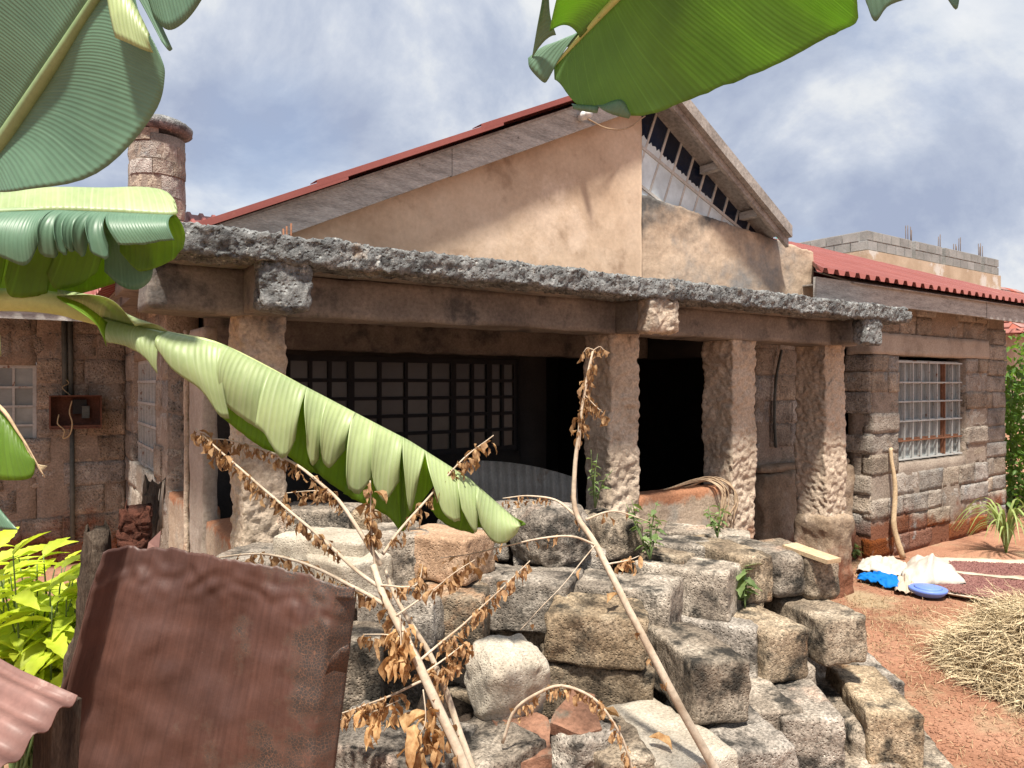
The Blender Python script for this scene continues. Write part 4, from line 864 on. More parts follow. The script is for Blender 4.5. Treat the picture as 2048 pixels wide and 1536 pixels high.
# splintered plank on the right top block
b = MB(); pa, pe = PZ(1578, 1090, .905), PZ(1668, 1122, .885); sd = (pe - pa).normalized().cross(UP)
b.beam(pa, pe, .085, .018); b.v = [v + nv(v, 20, 3) * .006 for v in b.v]; tag(b.build('plank', 'raw_wood'), 'pale splintered plank lying on the end block of the heap', 'plank')

# ------------------------------------------------------------------ foreground left: sheets, posts
def rusty():
    Zt, Zb = 1.52, 1.42; nu, nv_ = 110, 200; vs = []; uv = []; fs = []
    TL, TR, BL_, BR = P(238, 1092, 1.58), P(706, 1188, 1.46), P(-95, 2330, 1.52), P(560, 2330, 1.40)
    for j in range(nv_ + 1):
        t_ = j / nv_
        for i in range(nu + 1):
            s = i / nu; p = TL.lerp(TR, s).lerp(BL_.lerp(BR, s), t_)
            p += UP * (0.025 * math.sin(s * math.pi * 0.9)) * (1 - t_)
            if t_ < .02: p += UP * (noise.noise(Vector((s * 14, 0, 0))) * .008 + noise.noise(Vector((s * 50, 0, 0))) * .004)
            d = noise.noise(Vector((s * 3, t_ * 6, 4))) * .022 + noise.noise(Vector((s * 9, t_ * 22, 1))) * .006 + noise.noise(Vector((s * 24, t_ * 40, 6))) * .0014
            rim = math.exp(-((t_ - .045) / .03) ** 2); d += rim * (noise.noise(Vector((s * 20, t_ * 50, 9))) * .008)
            d -= 0.05 * max(0, s - .93) / .07 * (1 if t_ > .02 else .4)          # folded free edge
            d += 0.06 * max(0, .05 - s) / .05
            vs.append(p - FW * d); uv.append((s, t_))
    for j in range(nv_):
        for i in range(nu): a = j * (nu + 1) + i; fs.append((a, a + nu + 1, a + nu + 2, a + 1))
    o = part('rusty_sheet', vs, fs, 'rust_sheet', None, True, uv, solid=.002)
    return tag(o, 'big dented flat rusty brown metal sheet standing before the stone heap', 'metal sheet')
RS = rusty()
# torn curl on its free edge
part('torn_flap', [P(650, 1350, 1.438), P(662, 1316, 1.42), P(680, 1298, 1.405), P(697, 1290, 1.41), P(699, 1306, 1.425), P(684, 1318, 1.428), P(668, 1340, 1.432), P(692, 1345, 1.45)],
     [(0, 1, 6), (1, 2, 5, 6), (2, 3, 4, 5), (6, 5, 4, 7)], 'rust_sheet', RS, True, [(.95, .2)] * 8, solid=.003)
# narrow dark sheet behind its left edge
vs = []; uv = []; fs = []
A0, A1, B0, B1 = P(205, 1118, 1.60), P(250, 1098, 1.64), P(-180, 2330, 1.50), P(-60, 2330, 1.6)
for j in range(41):
    for i in range(9): s, t_ = i / 8, j / 40; p = A0.lerp(A1, s).lerp(B0.lerp(B1, s), t_); vs.append(p + FW * (noise.noise(Vector((s * 4, t_ * 9, 2))) * .02)); uv.append((s * .2, t_))
for j in range(40):
    for i in range(8): a = j * 9 + i; fs.append((a, a + 9, a + 10, a + 1))
tag(part('folded_sheet', vs, fs, 'rust_sheet', None, True, uv, solid=.003), 'narrow folded rusty sheet edge between dark post and big flat sheet', 'metal sheet')
def post(name, pts, rads, m, label, seed):
    b = MB(); c = curve(pts, 120); k = len(c); rr = [rads[0] + (rads[1] - rads[0]) * i / (k - 1) for i in range(k)]; b.tube(c, rr, 22)
    b.v = [v + Vector((1, 0, 0)) * noise.noise(Vector((v.x * 40, v.y * 40, v.z * 5 + seed))) * .012 + nv(v, 22, seed) * .006 + (nv(v, 75, seed) * .014 if m == 'bark' else nv(v, 90, seed) * .002) for v in b.v]
    top = max(v.z for v in b.v); b.v = [v + UP * (noise.noise(Vector((v.x * 60, v.y * 60, seed))) * .05 if v.z > top - .03 else 0) for v in b.v]
    return tag(b.build(name, m, None, True), label, 'post')
post('wooden_post', [P(195, 1070, 1.72), P(178, 1250, 1.72), P(150, 1420, 1.72), P(60, 2140, 1.72)], (.030, .040), 'dark_wood', 'dark weathered wooden post in front of the lime shrub', 3)
post('broken_post', [P(310, 968, 1.86), P(296, 1060, 1.84), P(270, 1200, 1.82), P(215, 2050, 1.82)], (.022, .035), 'dark_wood', 'splintered grey post end rising behind the big flat rusty sheet', 5)
post('bark_post', [P(275, 1022, 1.75), P(272, 1080, 1.75), P(262, 1180, 1.75), P(215, 2110, 1.75)], (.032, .038), 'bark', 'crumbly dark red bark covered post above the flat rusty sheet', 8)
sp_ = thing('splinters', P(318, 985, 1.86), 'pale wood splinters sticking up from the broken post top', 'splinters')
for k in range(9):
    q = P(300 + k * 3, 1000 + random.uniform(-8, 30), 1.845); MB().tube([q - UP * .08, q, q + UP * random.uniform(.02, .06) + RT * .006], [.004, .003, .0008], 5).build('splinter', 'stem', sp_, True)
o = part('metal_scrap', [P(298, 1085, 1.70), P(322, 1062, 1.7), P(318, 1100, 1.68), P(292, 1110, 1.66), P(306, 1180, 1.66)], [(0, 1, 2, 3), (3, 2, 4)], 'rust_corr', None, False, solid=.003); tag(o, 'small pinkish rusty scrap behind the top of the flat sheet', 'metal scrap')
# corrugated rusty sheet, lower left corner
A = P(-330, 1150, 1.45); B_ = P(150, 1392, 1.22); D_ = P(-150, 1700, 0.95)
cso = corr('corrugated_sheet', B_, (D_ - B_), (A - B_), 5, .010, 'rust_corr', None, na=10, rough=.008); tag(cso, 'pinkish rusty corrugated sheet leaning at the lower left in front of the post', 'metal sheet')
b = MB(); b.beam(P(-60, 1480, 1.22), P(-60, 2450, 1.12), .06, .06); tag(b.build('stake', 'dark_wood'), 'short stake holding up the leaning corrugated sheet', 'stake')
b = MB(); b.beam(P(118, 1400, 1.25), P(70, 2300, 1.28), .05, .05); tag(b.build('stake', 'dark_wood'), 'dark stake under the corner of the leaning corrugated sheet', 'stake')

# ------------------------------------------------------------------ plants: generic leaves
def leaf_mesh(name, m, ln=1.0, wd=0.45, fold=0.12, droop=0.25, teeth=0.0, n=8):
    vs = []; fs = []
    for i in range(n + 1):
        t_ = i / n; w_ = wd / 2 * math.sin(math.pi * min(1, t_ ** 0.8 * 0.98 + 0.01)) * (1 - 0.25 * t_); w_ *= 1 + (teeth if i % 2 else -teeth)
        z_ = -droop * t_ * t_
        vs += [(-w_, t_ * ln, z_ + fold * w_ * 2), (0, t_ * ln, z_), (w_, t_ * ln, z_ + fold * w_ * 2)]
    for i in range(n): a = i * 3; fs += [(a, a + 1, a + 4, a + 3), (a + 1, a + 2, a + 5, a + 4)]
    return mesh(name, vs, fs, m, True)
def orient(p, d, roll=0, s=1.0, up=UP):
    d = Vector(d).normalized(); x = d.cross(up)
    if x.length < .05: x = d.cross(Vector((1, 0, 0)))
    x.normalize(); z_ = x.cross(d); return Matrix.Translation(p) @ Matrix((x, d, z_)).transposed().to_4x4() @ Matrix.Rotation(roll, 4, 'Y') @ Matrix.Scale(s, 4)
# lime shrub
LM = [leaf_mesh('leaf', 'lime_leaf', 1, .46, .25, .2 + .1 * k, .10, 10) for k in range(3)]
sb = PZ(110, 1560, 0.0); sb = CW(-1.72, 2.55, 0)
SH = thing('lime_shrub', sb, 'bright lime green leafy shrub growing behind the dark wooden post', 'shrub')
rng = random.Random(12)
for k in range(62):
    tx, ty = rng.uniform(-40, 262), rng.uniform(1060, 1280)
    if ty < 1100 + abs(tx - 120) * .12: ty += 40
    Zs_ = 2.55 + rng.uniform(-.28, .28); tip = P(tx, ty, Zs_); bs = sb + Vector((rng.uniform(-.1, .1), rng.uniform(-.1, .1), 0))
    c = curve([bs, bs.lerp(tip, .5) + UP * .06, tip], 14); MB().tube(c, [.007 - .005 * i / 14 for i in range(15)], 5).build('branch', 'green_leaf', SH, True)
    nl = 8
    for j in range(nl):
        t_ = 1 - j * 0.05; p = c[min(14, int(t_ * 14))]; an = j * 2.4 + rng.random(); el = rng.uniform(-.35, .35) + (0.5 if j == 0 else 0)
        d = Vector((math.cos(an), math.sin(an), el)); inst('leaf', rng.choice(LM), orient(p, d, rng.uniform(-.5, .5), rng.uniform(.09, .15)), SH)
# hedge at the right, past the wing
HM = [leaf_mesh('hedge_leaf', 'hedge_leaf', 1, .5, .2, .2, 0, 4)]
hb = Vector((10.9, 4.5, 0)); HG = thing('hedge', hb, 'dense green leafy hedge standing past the end of the stone wing', 'hedge')
vs = []; fs = []
src = HM[0]; sv = [v.co.copy() for v in src.vertices]; sf = [tuple(p.vertices) for p in src.polygons]
for k in range(9000):
    a = Vector((rng.uniform(10.0, 12.2), rng.uniform(3.4, 5.0), rng.uniform(.05, 2.35)))
    if noise.noise(a * 1.7) + (0.3 if a.z < 1.9 else -.1) < -.02: continue
    mtx = orient(a, (rng.uniform(-1, 1), rng.uniform(-1, .3), rng.uniform(-.7, .5)), rng.uniform(-1, 1), rng.uniform(.06, .13)); b0 = len(vs)
    vs += [mtx @ v for v in sv]; fs += [tuple(i + b0 for i in f) for f in sf]
o = part('foliage', vs, fs, 'hedge_leaf', HG, True); o['kind'] = 'stuff'
for k in range(26):
    x, y = rng.uniform(10.2, 12.4), rng.uniform(3.6, 5.4); MB().tube(curve([(x, y, 0), (x + rng.uniform(-.2, .2), y, .8), (x + rng.uniform(-.4, .4), y + rng.uniform(-.2, .2), 1.7)], 10), .012, 5).build('stem', 'dark_wood', HG, True)
# a distant tree crown edge at the right top
# small weeds
WMs = [leaf_mesh('leaf', 'green_leaf', 1, .6, .15, .25, .18, 8)]
def weed(base, h, nst, label, spread, lsz, nl, seed, m=WMs):
    rg = random.Random(seed); t_ = thing('green_weed', base, label, 'weed'); base = Vector(base)
    for k in range(nst):
        tip = base + Vector((rg.uniform(-spread, spread), rg.uniform(-spread, spread), h * rg.uniform(.55, 1))); c = curve([base, base.lerp(tip, .5) + Vector((rg.uniform(-.02, .02), 0, .02)), tip], 10)
        MB().tube(c, [.004 - .0028 * i / 10 for i in range(11)], 5).build('stem', 'green_leaf', t_, True)
        for j in range(nl):
            p = c[min(10, 2 + int(8 * j / nl))]; an = j * 2.3 + rg.random(); inst('leaf', m[0], orient(p, (math.cos(an), math.sin(an), rg.uniform(-.4, .25)), rg.uniform(-.6, .6), lsz * rg.uniform(.8, 1.6)), t_)
q = PZ(1300, 1118, .90); weed(q, .26, 7, 'thin green weed sprouting between top blocks near the low wall', .10, .035, 9, 1)
q = PZ(1435, 1075, .90); weed(q, .17, 5, 'small green weed at the foot of the pillar by the dry vine', .06, .03, 7, 2)
q = PZ(1490, 1190, .72); q = P(1490, 1215, 3.02); weed(q, .20, 3, 'green lobed seedling growing from a gap between blocks', .04, .07, 6, 3)
q = P(1190, 1015, 3.25); weed(q, .30, 4, 'spindly grey green weed standing against the pillar foot', .07, .03, 7, 4)
q = PZ(1712, 1118, .0); weed(q, .16, 9, 'low dark green weed at the corner of the stone wing', .16, .05, 8, 5)
# grass tuft right
gt = PZ(2012, 1105, 0); GT = thing('grass_tuft', gt, 'tuft of long green grass by the corner of the wing', 'grass')
for k in range(46):
    an = rng.uniform(0, 6.28); ln = rng.uniform(.3, .62); o_ = Vector((math.cos(an), math.sin(an), 0)); c = curve([gt, gt + o_ * ln * .25 + UP * ln * .75, gt + o_ * ln * .65 + UP * ln * .75, gt + o_ * ln * 0.95 + UP * ln * .4], 10)
    sd = o_.cross(UP); vs = []
    for i, p in enumerate(c): w_ = .011 * (1 - (i / 10) ** 2) + .0008; vs += [p - sd * w_, p + sd * w_]
    part('blade', vs, [(2 * i, 2 * i + 2, 2 * i + 3, 2 * i + 1) for i in range(10)], 'grass', GT, True)

# ------------------------------------------------------------------ dead weeds
def dry_leaf(rg, sz):
    """one crumpled leaf, base at origin, hanging to -z"""
    vs = []; cur = rg.uniform(1.0, 3.4); tw = rg.uniform(-2.5, 2.5); w_ = rg.uniform(.14, .30); sd = rg.uniform(0, 90); cup = rg.uniform(.6, 1.3)
    for i in range(7):
        t_ = i / 6; a = cur * t_; y = math.sin(a) / cur; z_ = -(1 - math.cos(a)) / cur - t_ * .45; ww = w_ * math.sin(math.pi * (t_ * .93 + .05)) * rg.uniform(.75, 1.25); b = tw * t_
        for s in (-1, 0, 1):
            p = Vector((s * ww * math.cos(b), y * .6 + s * ww * math.sin(b) + abs(s) * ww * cup, z_)); vs.append((p + nv(p, 4, sd) * .10) * sz)
    return vs, [f for i in range(6) for f in ((i * 3, i * 3 + 1, i * 3 + 4, i * 3 + 3), (i * 3 + 1, i * 3 + 2, i * 3 + 5, i * 3 + 4))]
def dead_branch(parent, pts, r0, r1, leaves, lsz, seed, t0=.05, t1=1.0, name='branch', spread=.012, m='dry_leaf'):
    rg = random.Random(seed); c = curve(pts, 36); c = [p + nv(p, 9, seed) * .004 for p in c]
    MB().tube(c, [r0 + (r1 - r0) * i / 36 for i in range(37)], 7).build(name, 'stem', parent, True)
    if leaves:
        b = MB()
        for k in range(int(leaves * 1.35)):
            t_ = rg.uniform(t0, t1); p = c[min(36, int(t_ * 36))]; vs, fs = dry_leaf(rg, lsz * .8 * rg.uniform(.5, 1.3))
            mt = Matrix.Translation(p + Vector((rg.uniform(-1, 1), rg.uniform(-1, 1), rg.uniform(-1.5, .4))) * spread) @ Matrix.Rotation(rg.uniform(0, 6.28), 4, 'Z') @ Matrix.Rotation(rg.uniform(-.7, .7), 4, 'X'); b.add([mt @ v for v in vs], fs)
        o = b.build('dry_leaves', m, parent, True); o['kind'] = 'stuff'
S1 = thing('dead_weed', P(1640, 1945, 2.0), 'tall pale dead stem leaning over the blocks to the porch pillar', 'dead plant')
dead_branch(S1, [P(1640, 1945, 2.0), P(1540, 1740, 2.02), P(1425, 1530, 2.05), P(1290, 1285, 2.14), P(1195, 1095, 2.22), P(1152, 1022, 2.26), P(1152, 925, 2.27), P(1166, 800, 2.28), P(1187, 700, 2.3)], .017, .0035, 16, .028, 1, .3, .75, 'stem')
dead_branch(S1, [P(1157, 900, 2.27), P(1168, 800, 2.28), P(1187, 700, 2.3)], .004, .002, 60, .036, 21, .1, 1)
dead_branch(S1, [P(1187, 700, 2.3), P(1200, 693, 2.3), P(1208, 700, 2.3)], .002, .001, 8, .03, 2)
dead_branch(S1, [P(1187, 700, 2.3), P(1175, 697, 2.3), P(1168, 705, 2.3)], .002, .001, 8, .03, 3)
dead_branch(S1, [P(1170, 790, 2.28), P(1190, 812, 2.27), P(1205, 825, 2.26)], .002, .001, 22, .03, 4)
dead_branch(S1, [P(1195, 1090, 2.22), P(1140, 1072, 2.2), P(1060, 1080, 2.2), P(960, 1105, 2.2), P(880, 1115, 2.2)], .004, .0015, 12, .03, 5, .3, 1)
dead_branch(S1, [P(1150, 1030, 2.26), P(1110, 1000, 2.3), P(1060, 992, 2.32), P(1005, 996, 2.32)], .005, .0015, 26, .022, 6, .4, 1)
dead_branch(S1, [P(1172, 1040, 2.25), P(1230, 1022, 2.27), P(1300, 1045, 2.3)], .004, .0015, 4, .03, 7)
dead_branch(S1, [P(1190, 1090, 2.2), P(1135, 1160, 2.16), P(1040, 1260, 2.1)], .002, .001, 2, .03, 8)
dead_branch(S1, [P(1215, 1130, 2.2), P(1255, 1120, 2.22), P(1280, 1110, 2.25)], .003, .001, 14, .045, 9, .2, 1)
S2 = thing('dead_weed', P(1065, 2038, 1.85), 'branching dead weed with brown curled leaves in front of the heap', 'dead plant')
dead_branch(S2, [P(1065, 2038, 1.85), P(985, 1700, 1.86), P(928, 1530, 1.88), P(855, 1370, 1.9), P(800, 1255, 1.93), P(770, 1200, 1.95), P(748, 1130, 2.0)], .017, .009, 26, .05, 11, .3, 1, 'stem')
dead_branch(S2, [P(1000, 1700, 1.9), P(905, 1420, 1.98), P(860, 1310, 2.0), P(800, 1210, 2.02), P(770, 1140, 2.05)], .011, .005, 12, .035, 12, .3, .9, 'stem')
dead_branch(S2, [P(768, 1180, 1.98), P(690, 1120, 2.0), P(600, 1040, 2.02), P(500, 955, 2.05), P(430, 895, 2.07), P(392, 858, 2.08)], .006, .002, 150, .032, 13, .25, 1)
dead_branch(S2, [P(760, 1130, 2.0), P(700, 1030, 2.04), P(640, 965, 2.07), P(565, 915, 2.1), P(480, 885, 2.12), P(418, 878, 2.12)], .007, .0015, 90, .03, 14, .25, .95)
dead_branch(S2, [P(660, 985, 2.06), P(630, 980, 2.06), P(565, 985, 2.06)], .0025, .001, 34, .028, 15)
dead_branch(S2, [P(750, 1160, 2.0), P(744, 1060, 2.0), P(741, 960, 2.0)], .004, .002, 34, .045, 16, .4, 1)
dead_branch(S2, [P(765, 1110, 2.0), P(800, 1060, 2.03), P(870, 980, 2.12), P(930, 915, 2.15), P(988, 870, 2.18)], .005, .0015, 70, .036, 17, .2, 1)
dead_branch(S2, [P(790, 1230, 1.93), P(850, 1190, 1.98), P(905, 1150, 2.0), P(950, 1120, 2.02)], .003, .001, 26, .04, 18, .4, 1)
dead_branch(S2, [P(830, 1330, 1.92), P(900, 1270, 1.98), P(980, 1200, 2.02), P(1060, 1120, 2.05)], .004, .0015, 70, .034, 19, .25, 1)
dead_branch(S2, [P(770, 1210, 1.95), P(690, 1165, 1.96), P(600, 1125, 1.98), P(520, 1108, 2.0), P(415, 1118, 2.02)], .006, .002, 46, .042, 20, .05, .9)
dead_branch(S2, [P(760, 1170, 1.96), P(830, 1170, 1.98), P(845, 1125, 2.0)], .003, .001, 40, .03, 22, .2, 1)
dead_branch(S2, [P(845, 1350, 1.92), P(900, 1310, 1.96), P(925, 1290, 1.98)], .003, .001, 50, .035, 23, .1, 1, spread=.03)
dead_branch(S2, [P(850, 1360, 1.9), P(760, 1400, 1.92), P(670, 1430, 1.95)], .004, .0015, 40, .036, 24, .3, 1)
dead_branch(S2, [P(815, 1275, 1.92), P(770, 1270, 1.93), P(725, 1268, 1.94)], .003, .001, 10, .05, 25, .5, 1)
dead_branch(S2, [P(800, 1230, 1.92), P(802, 1290, 1.9), P(796, 1330, 1.89)], .002, .001, 44, .055, 26, .1, 1, spread=.025, m='dry_big')
dead_branch(S2, [P(845, 1380, 1.89), P(850, 1440, 1.87), P(840, 1470, 1.86)], .002, .001, 20, .085, 27, .1, 1, spread=.04, m='dry_big')
dead_branch(S2, [P(720, 1430, 1.94), P(760, 1420, 1.92), P(800, 1400, 1.9)], .002, .001, 26, .05, 28, .1, 1, spread=.03, m='dry_big')
S3 = thing('dead_weed', P(1005, 1485, 2.02), 'thin dry runner arching over the terracotta slabs with tiny leaves', 'dead plant')
dead_branch(S3, [P(1005, 1485, 2.02), P(1030, 1420, 2.0), P(1080, 1385, 1.98), P(1130, 1372, 1.97), P(1190, 1400, 1.97), P(1235, 1460, 1.97), P(1262, 1530, 1.98), P(1290, 1620, 2.0), P(1310, 1900, 2.05)], .005, .003, 70, .03, 31, .1, .85)
# loose big leaves on blocks
rg = random.Random(3)
for (x, y, zt, lab) in ((1215, 1208, .875, 'pale yellow fallen leaf on the big rough edged block'), (1345, 1500, .565, 'curled yellow fallen leaf on the wide pale block'), (1240, 1437, .58, 'small yellow fallen leaf at the corner of the wide pale block'), (1000, 1105, 1.0, 'brown fallen leaf lying behind the hanging leaf tip')):
    vs, fs = dry_leaf(rg, .07); mt = Matrix.Translation(PZ(x, y, zt)) @ Matrix.Rotation(rg.uniform(0, 6), 4, 'Z') @ Matrix.Rotation(R(85), 4, 'X'); tag(part('fallen_leaf', [mt @ v for v in vs], fs, 'dry_big', None, True), lab, 'leaf')

# ------------------------------------------------------------------ banana plants
def lamina(name, parent, rid, edge, m, ns=16, nt_=24, bulge=None, bamt=0.0, flut=0.004, ulen=None, ragged=0.0, seed=0, taper=0.0):
    """blade between midrib curve rid and edge curve edge (point lists)"""
    a = curve(rid, nt_); e = curve(edge, nt_); vs = []; uv = []; fs = []; Lr = sum((a[i + 1] - a[i]).length for i in range(nt_)); u0 = random.uniform(0, 3); bulge = bulge if bulge is not None else -FW
    for i in range(nt_ + 1):
        t_ = i / nt_
        for j in range(ns + 1):
            s = j / ns; p = a[i].lerp(e[i], s); tt = t_
            p = p + bulge * (bamt * math.sin(math.pi * s ** .8)) + nv(p, 4.5, seed) * (flut * 4 * s)
            if ragged and j == ns: p += (e[i] - a[i]).normalized() * (noise.noise(Vector((t_ * 40, seed, 0))) * ragged)
            vs.append(p); uv.append((u0 + t_ * Lr, s))
    for i in range(nt_):
        for j in range(ns): q = i * (ns + 1) + j; fs.append((q, q + ns + 1, q + ns + 2, q + 1))
    return part(name, vs, fs, m, parent, True, uv, solid=.0012)
def hang(parent, ridge, Zr, segs, m, zoff, bow, name='blade', seed=0):
    """segments that hang from a folded midrib. ridge: pixel polyline; segs: (x0,x1, bottom polyline px)"""
    def ry(x):
        for (xa, ya), (xb, yb) in zip(ridge, ridge[1:]):
            if xa <= x <= xb: return ya + (yb - ya) * (x - xa) / (xb - xa)
        return ridge[-1][1]
    for k, (x0, x1, bot) in enumerate(segs):
        rp = [P(x0 + (x1 - x0) * i / 4, ry(x0 + (x1 - x0) * i / 4), Zr(x0 + (x1 - x0) * i / 4)) for i in range(5)]
        z_ = (k % 3 - 1) * .008
        ep = [P(x, y, Zr((x0 + x1) / 2) + zoff + z_ + (i / max(1, len(bot) - 1) - .5) * .05) for i, (x, y) in enumerate(bot)]
        lamina(name, parent, rp, ep, m, 14, 18, -FW, bow, .0025, ragged=.004, seed=seed + k * 3.1)
LT = CW(-2.15, 1.95, 0); BP = thing('banana_plant', LT, 'banana plant beside the yard with long drooping leaves before the stone wall', 'banana plant')
b = MB(); tp = [LT + UP * (i * .1) for i in range(20)]; b.tube(tp, [.13 - .0035 * i for i in range(20)], 18); b.build('pseudostem', 'trunk', BP, True)
TT = LT + UP * 1.85
# drooping leaf
ridge = [(120, 602), (215, 638), (340, 664), (450, 690), (640, 788), (735, 838), (820, 882), (940, 958), (1040, 1046)]
Zr = lambda x: 1.98 + .22 * (x - 120) / 920
rid = [TT, P(-60, 600, 1.96)] + [P(x, y + 6, Zr(x) + .012) for x, y in ridge]
c = curve(rid, 60); rr = [.032 if i < 14 else max(.003, .032 - (i - 14) * .0045 if i < 19 else .011 * (1 - (i - 19) / 50)) for i in range(61)]
L1 = MB().tube(c, rr, 12).build('drooping_leaf', 'midrib', BP, True); L1['label'] = 'long drooping banana leaf torn into hanging strips'
front = [(205, 336, [(213, 686), (250, 692), (290, 712), (318, 748)]), (332, 449, [(313, 698), (345, 742), (400, 782), (436, 832), (458, 838)]),
 (447, 545, [(437, 768), (445, 810), (480, 838), (522, 862)]), (540, 616, [(508, 850), (530, 872), (552, 905), (572, 914), (590, 880)]),
 (614, 658, [(612, 868), (616, 905), (628, 932), (640, 920)]), (655, 712, [(636, 898), (640, 922), (655, 938), (690, 898)]),
 (706, 752, [(696, 950), (700, 975), (720, 985), (745, 958)]), (748, 808, [(745, 938), (752, 975), (770, 1002), (800, 962)]),
 (806, 852, [(812, 968), (818, 1005), (826, 1020), (836, 985)]), (850, 918, [(872, 995), (884, 1024), (905, 1040), (918, 1038)]),
 (914, 962, [(922, 1020), (938, 1050), (952, 1066), (955, 1040)]), (955, 1040, [(952, 1010), (966, 1058), (998, 1086), (1030, 1070), (1040, 1050)])]
hang(L1, ridge, Zr, front, 'leaf_pale', -.045, .028, 'blade_strip', 1)
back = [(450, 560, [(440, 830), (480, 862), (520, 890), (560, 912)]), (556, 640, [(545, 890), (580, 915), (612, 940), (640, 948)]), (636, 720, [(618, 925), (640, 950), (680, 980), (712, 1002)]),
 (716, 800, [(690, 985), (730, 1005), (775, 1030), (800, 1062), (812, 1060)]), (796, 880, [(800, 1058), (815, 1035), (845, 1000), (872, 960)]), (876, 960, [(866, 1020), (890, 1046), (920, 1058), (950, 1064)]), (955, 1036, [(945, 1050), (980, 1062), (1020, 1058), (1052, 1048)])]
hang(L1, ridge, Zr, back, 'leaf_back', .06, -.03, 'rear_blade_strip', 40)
# curled base of that leaf
lamina('leaf_base', L1, [P(118, 592, 1.98), P(165, 612, 1.98), P(215, 640, 2.0), P(335, 664, 2.02)], [P(112, 588, 1.9), P(170, 585, 1.86), P(222, 602, 1.88), P(270, 645, 1.95)], 'leaf_pale', 10, 16, UP, .015)
lamina('leaf_base', L1, [P(118, 592, 1.98), P(160, 606, 1.95), P(190, 625, 1.95), P(215, 645, 1.97)], [P(120, 600, 1.9), P(160, 622, 1.86), P(195, 650, 1.87), P(215, 686, 1.9)], 'leaf_back', 8, 14, -FW, .012)
# second leaf: flat top with flaps, left edge
Z2 = lambda x: 1.85 + x * .0003
ridge2 = [(-160, 440), (0, 424), (110, 420), (220, 424), (346, 430)]
c = curve([TT, P(-420, 470, 1.86)] + [P(x, y + 2, Z2(x) + .01) for x, y in ridge2], 40); L2 = MB().tube(c, [max(.003, .024 * (1 - i / 42)) for i in range(41)], 10).build('flat_leaf', 'midrib_dull', BP, True)
L2['label'] = 'banana leaf with flat upper half and flaps hanging from its rib'
lamina('upper_blade', L2, [P(x, y, Z2(x)) for x, y in ridge2] + [P(349, 412, 1.97)], [P(-170, 400, 2.02), P(0, 384, 2.0), P(110, 374, 2.0), P(220, 373, 2.02), P(326, 382, 2.03), P(349, 411, 1.98)], 'leaf_pale', 12, 30, UP, .012, .004)
hang(L2, ridge2, Z2, [(-160, 12, [(-150, 540), (-60, 532), (-10, 510)]), (6, 110, [(-20, 500), (10, 512), (58, 527), (86, 480)]), (104, 140, [(74, 490), (80, 510), (108, 518), (116, 495)]), (132, 152, [(112, 480), (118, 500), (132, 508), (138, 480)]), (148, 178, [(126, 485), (134, 500), (146, 505), (158, 480)]), (174, 196, [(143, 488), (150, 503), (166, 512), (176, 480)]), (190, 222, [(177, 485), (182, 505), (212, 517), (216, 490)]), (218, 347, [(234, 488), (280, 490), (320, 484), (346, 482)])], 'leaf_blue', -.05, .03, 'blade_strip', 70)
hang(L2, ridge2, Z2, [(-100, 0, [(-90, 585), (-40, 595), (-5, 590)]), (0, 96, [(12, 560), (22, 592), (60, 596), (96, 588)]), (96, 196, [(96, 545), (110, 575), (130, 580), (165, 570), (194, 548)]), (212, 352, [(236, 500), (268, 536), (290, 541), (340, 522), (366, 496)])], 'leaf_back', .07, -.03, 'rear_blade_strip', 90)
lamina('blade_strip', L2, [P(196, 428, 1.98), P(240, 430, 1.98), P(280, 432, 1.98)], [P(205, 545, 2.0), P(235, 570, 2.0), P(268, 577, 2.0), P(296, 560, 2.0), P(305, 530, 2.0)], 'leaf_blue', 12, 16, -FW, -.02)
lamina('blade_strip', L2, [P(-130, 450, 2.02), P(60, 440, 2.02), P(226, 440, 2.02)], [P(-140, 612, 2.08), P(0, 604, 2.08), P(90, 606, 2.06), P(170, 590, 2.06), P(226, 568, 2.06)], 'leaf_back', 12, 16, -FW, -.01)
# big leaf, upper left, underside towards the camera
m3 = [(-120, 470, 1.62), (-60, 378, 1.56), (0, 290, 1.5), (60, 200, 1.45), (120, 108, 1.4), (190, 0, 1.36), (290, -150, 1.3), (400, -330, 1.22)]
c = curve([TT, CW(-1.85, 1.8, 2.0)] + [P(x, y, z) for x, y, z in m3], 50); L3 = MB().tube(c, [max(.005, .024 * (1 - i / 62)) for i in range(51)], 12).build('tall_leaf', 'midrib_dull', BP, True); L3['label'] = 'broad upright banana leaf seen from below with thick rib'
lamina('blade', L3, [P(x, y, z) for x, y, z in m3[1:6]] + [P(215, -40, 1.34)], [P(-20, 382, 1.52), P(50, 385, 1.46), P(200, 338, 1.4), P(300, 235, 1.36), P(328, 160, 1.34), P(318, 110, 1.33), P(276, 30, 1.33), P(262, -30, 1.33)], 'leaf_blue', 18, 40, UP, .03, .003)
lamina('blade', L3, [P(x, y, z) for x, y, z in m3[1:8]], [P(-150, 330, 1.55), P(-260, 180, 1.5), P(-270, 20, 1.45), P(-230, -150, 1.4), P(-100, -330, 1.3), P(100, -460, 1.25), P(300, -500, 1.2)], 'leaf_blue', 16, 40, UP, .03, .003)
lamina('blade_strip', L3, [P(238, -70, 1.33), P(246, -82, 1.33), P(252, -92, 1.33)], [P(322, 84, 1.32), P(338, 102, 1.32), P(347, 98, 1.32)], 'leaf_blue', 12, 8, UP, .0)
lamina('blade_strip', L3, [P(252, -94, 1.33), P(300, -165, 1.3), P(350, -250, 1.26)], [P(305, 34, 1.32), P(335, 56, 1.3), P(372, 36, 1.28), P(405, -6, 1.26), P(430, -60, 1.24)], 'leaf_blue', 12, 20, UP, .015)
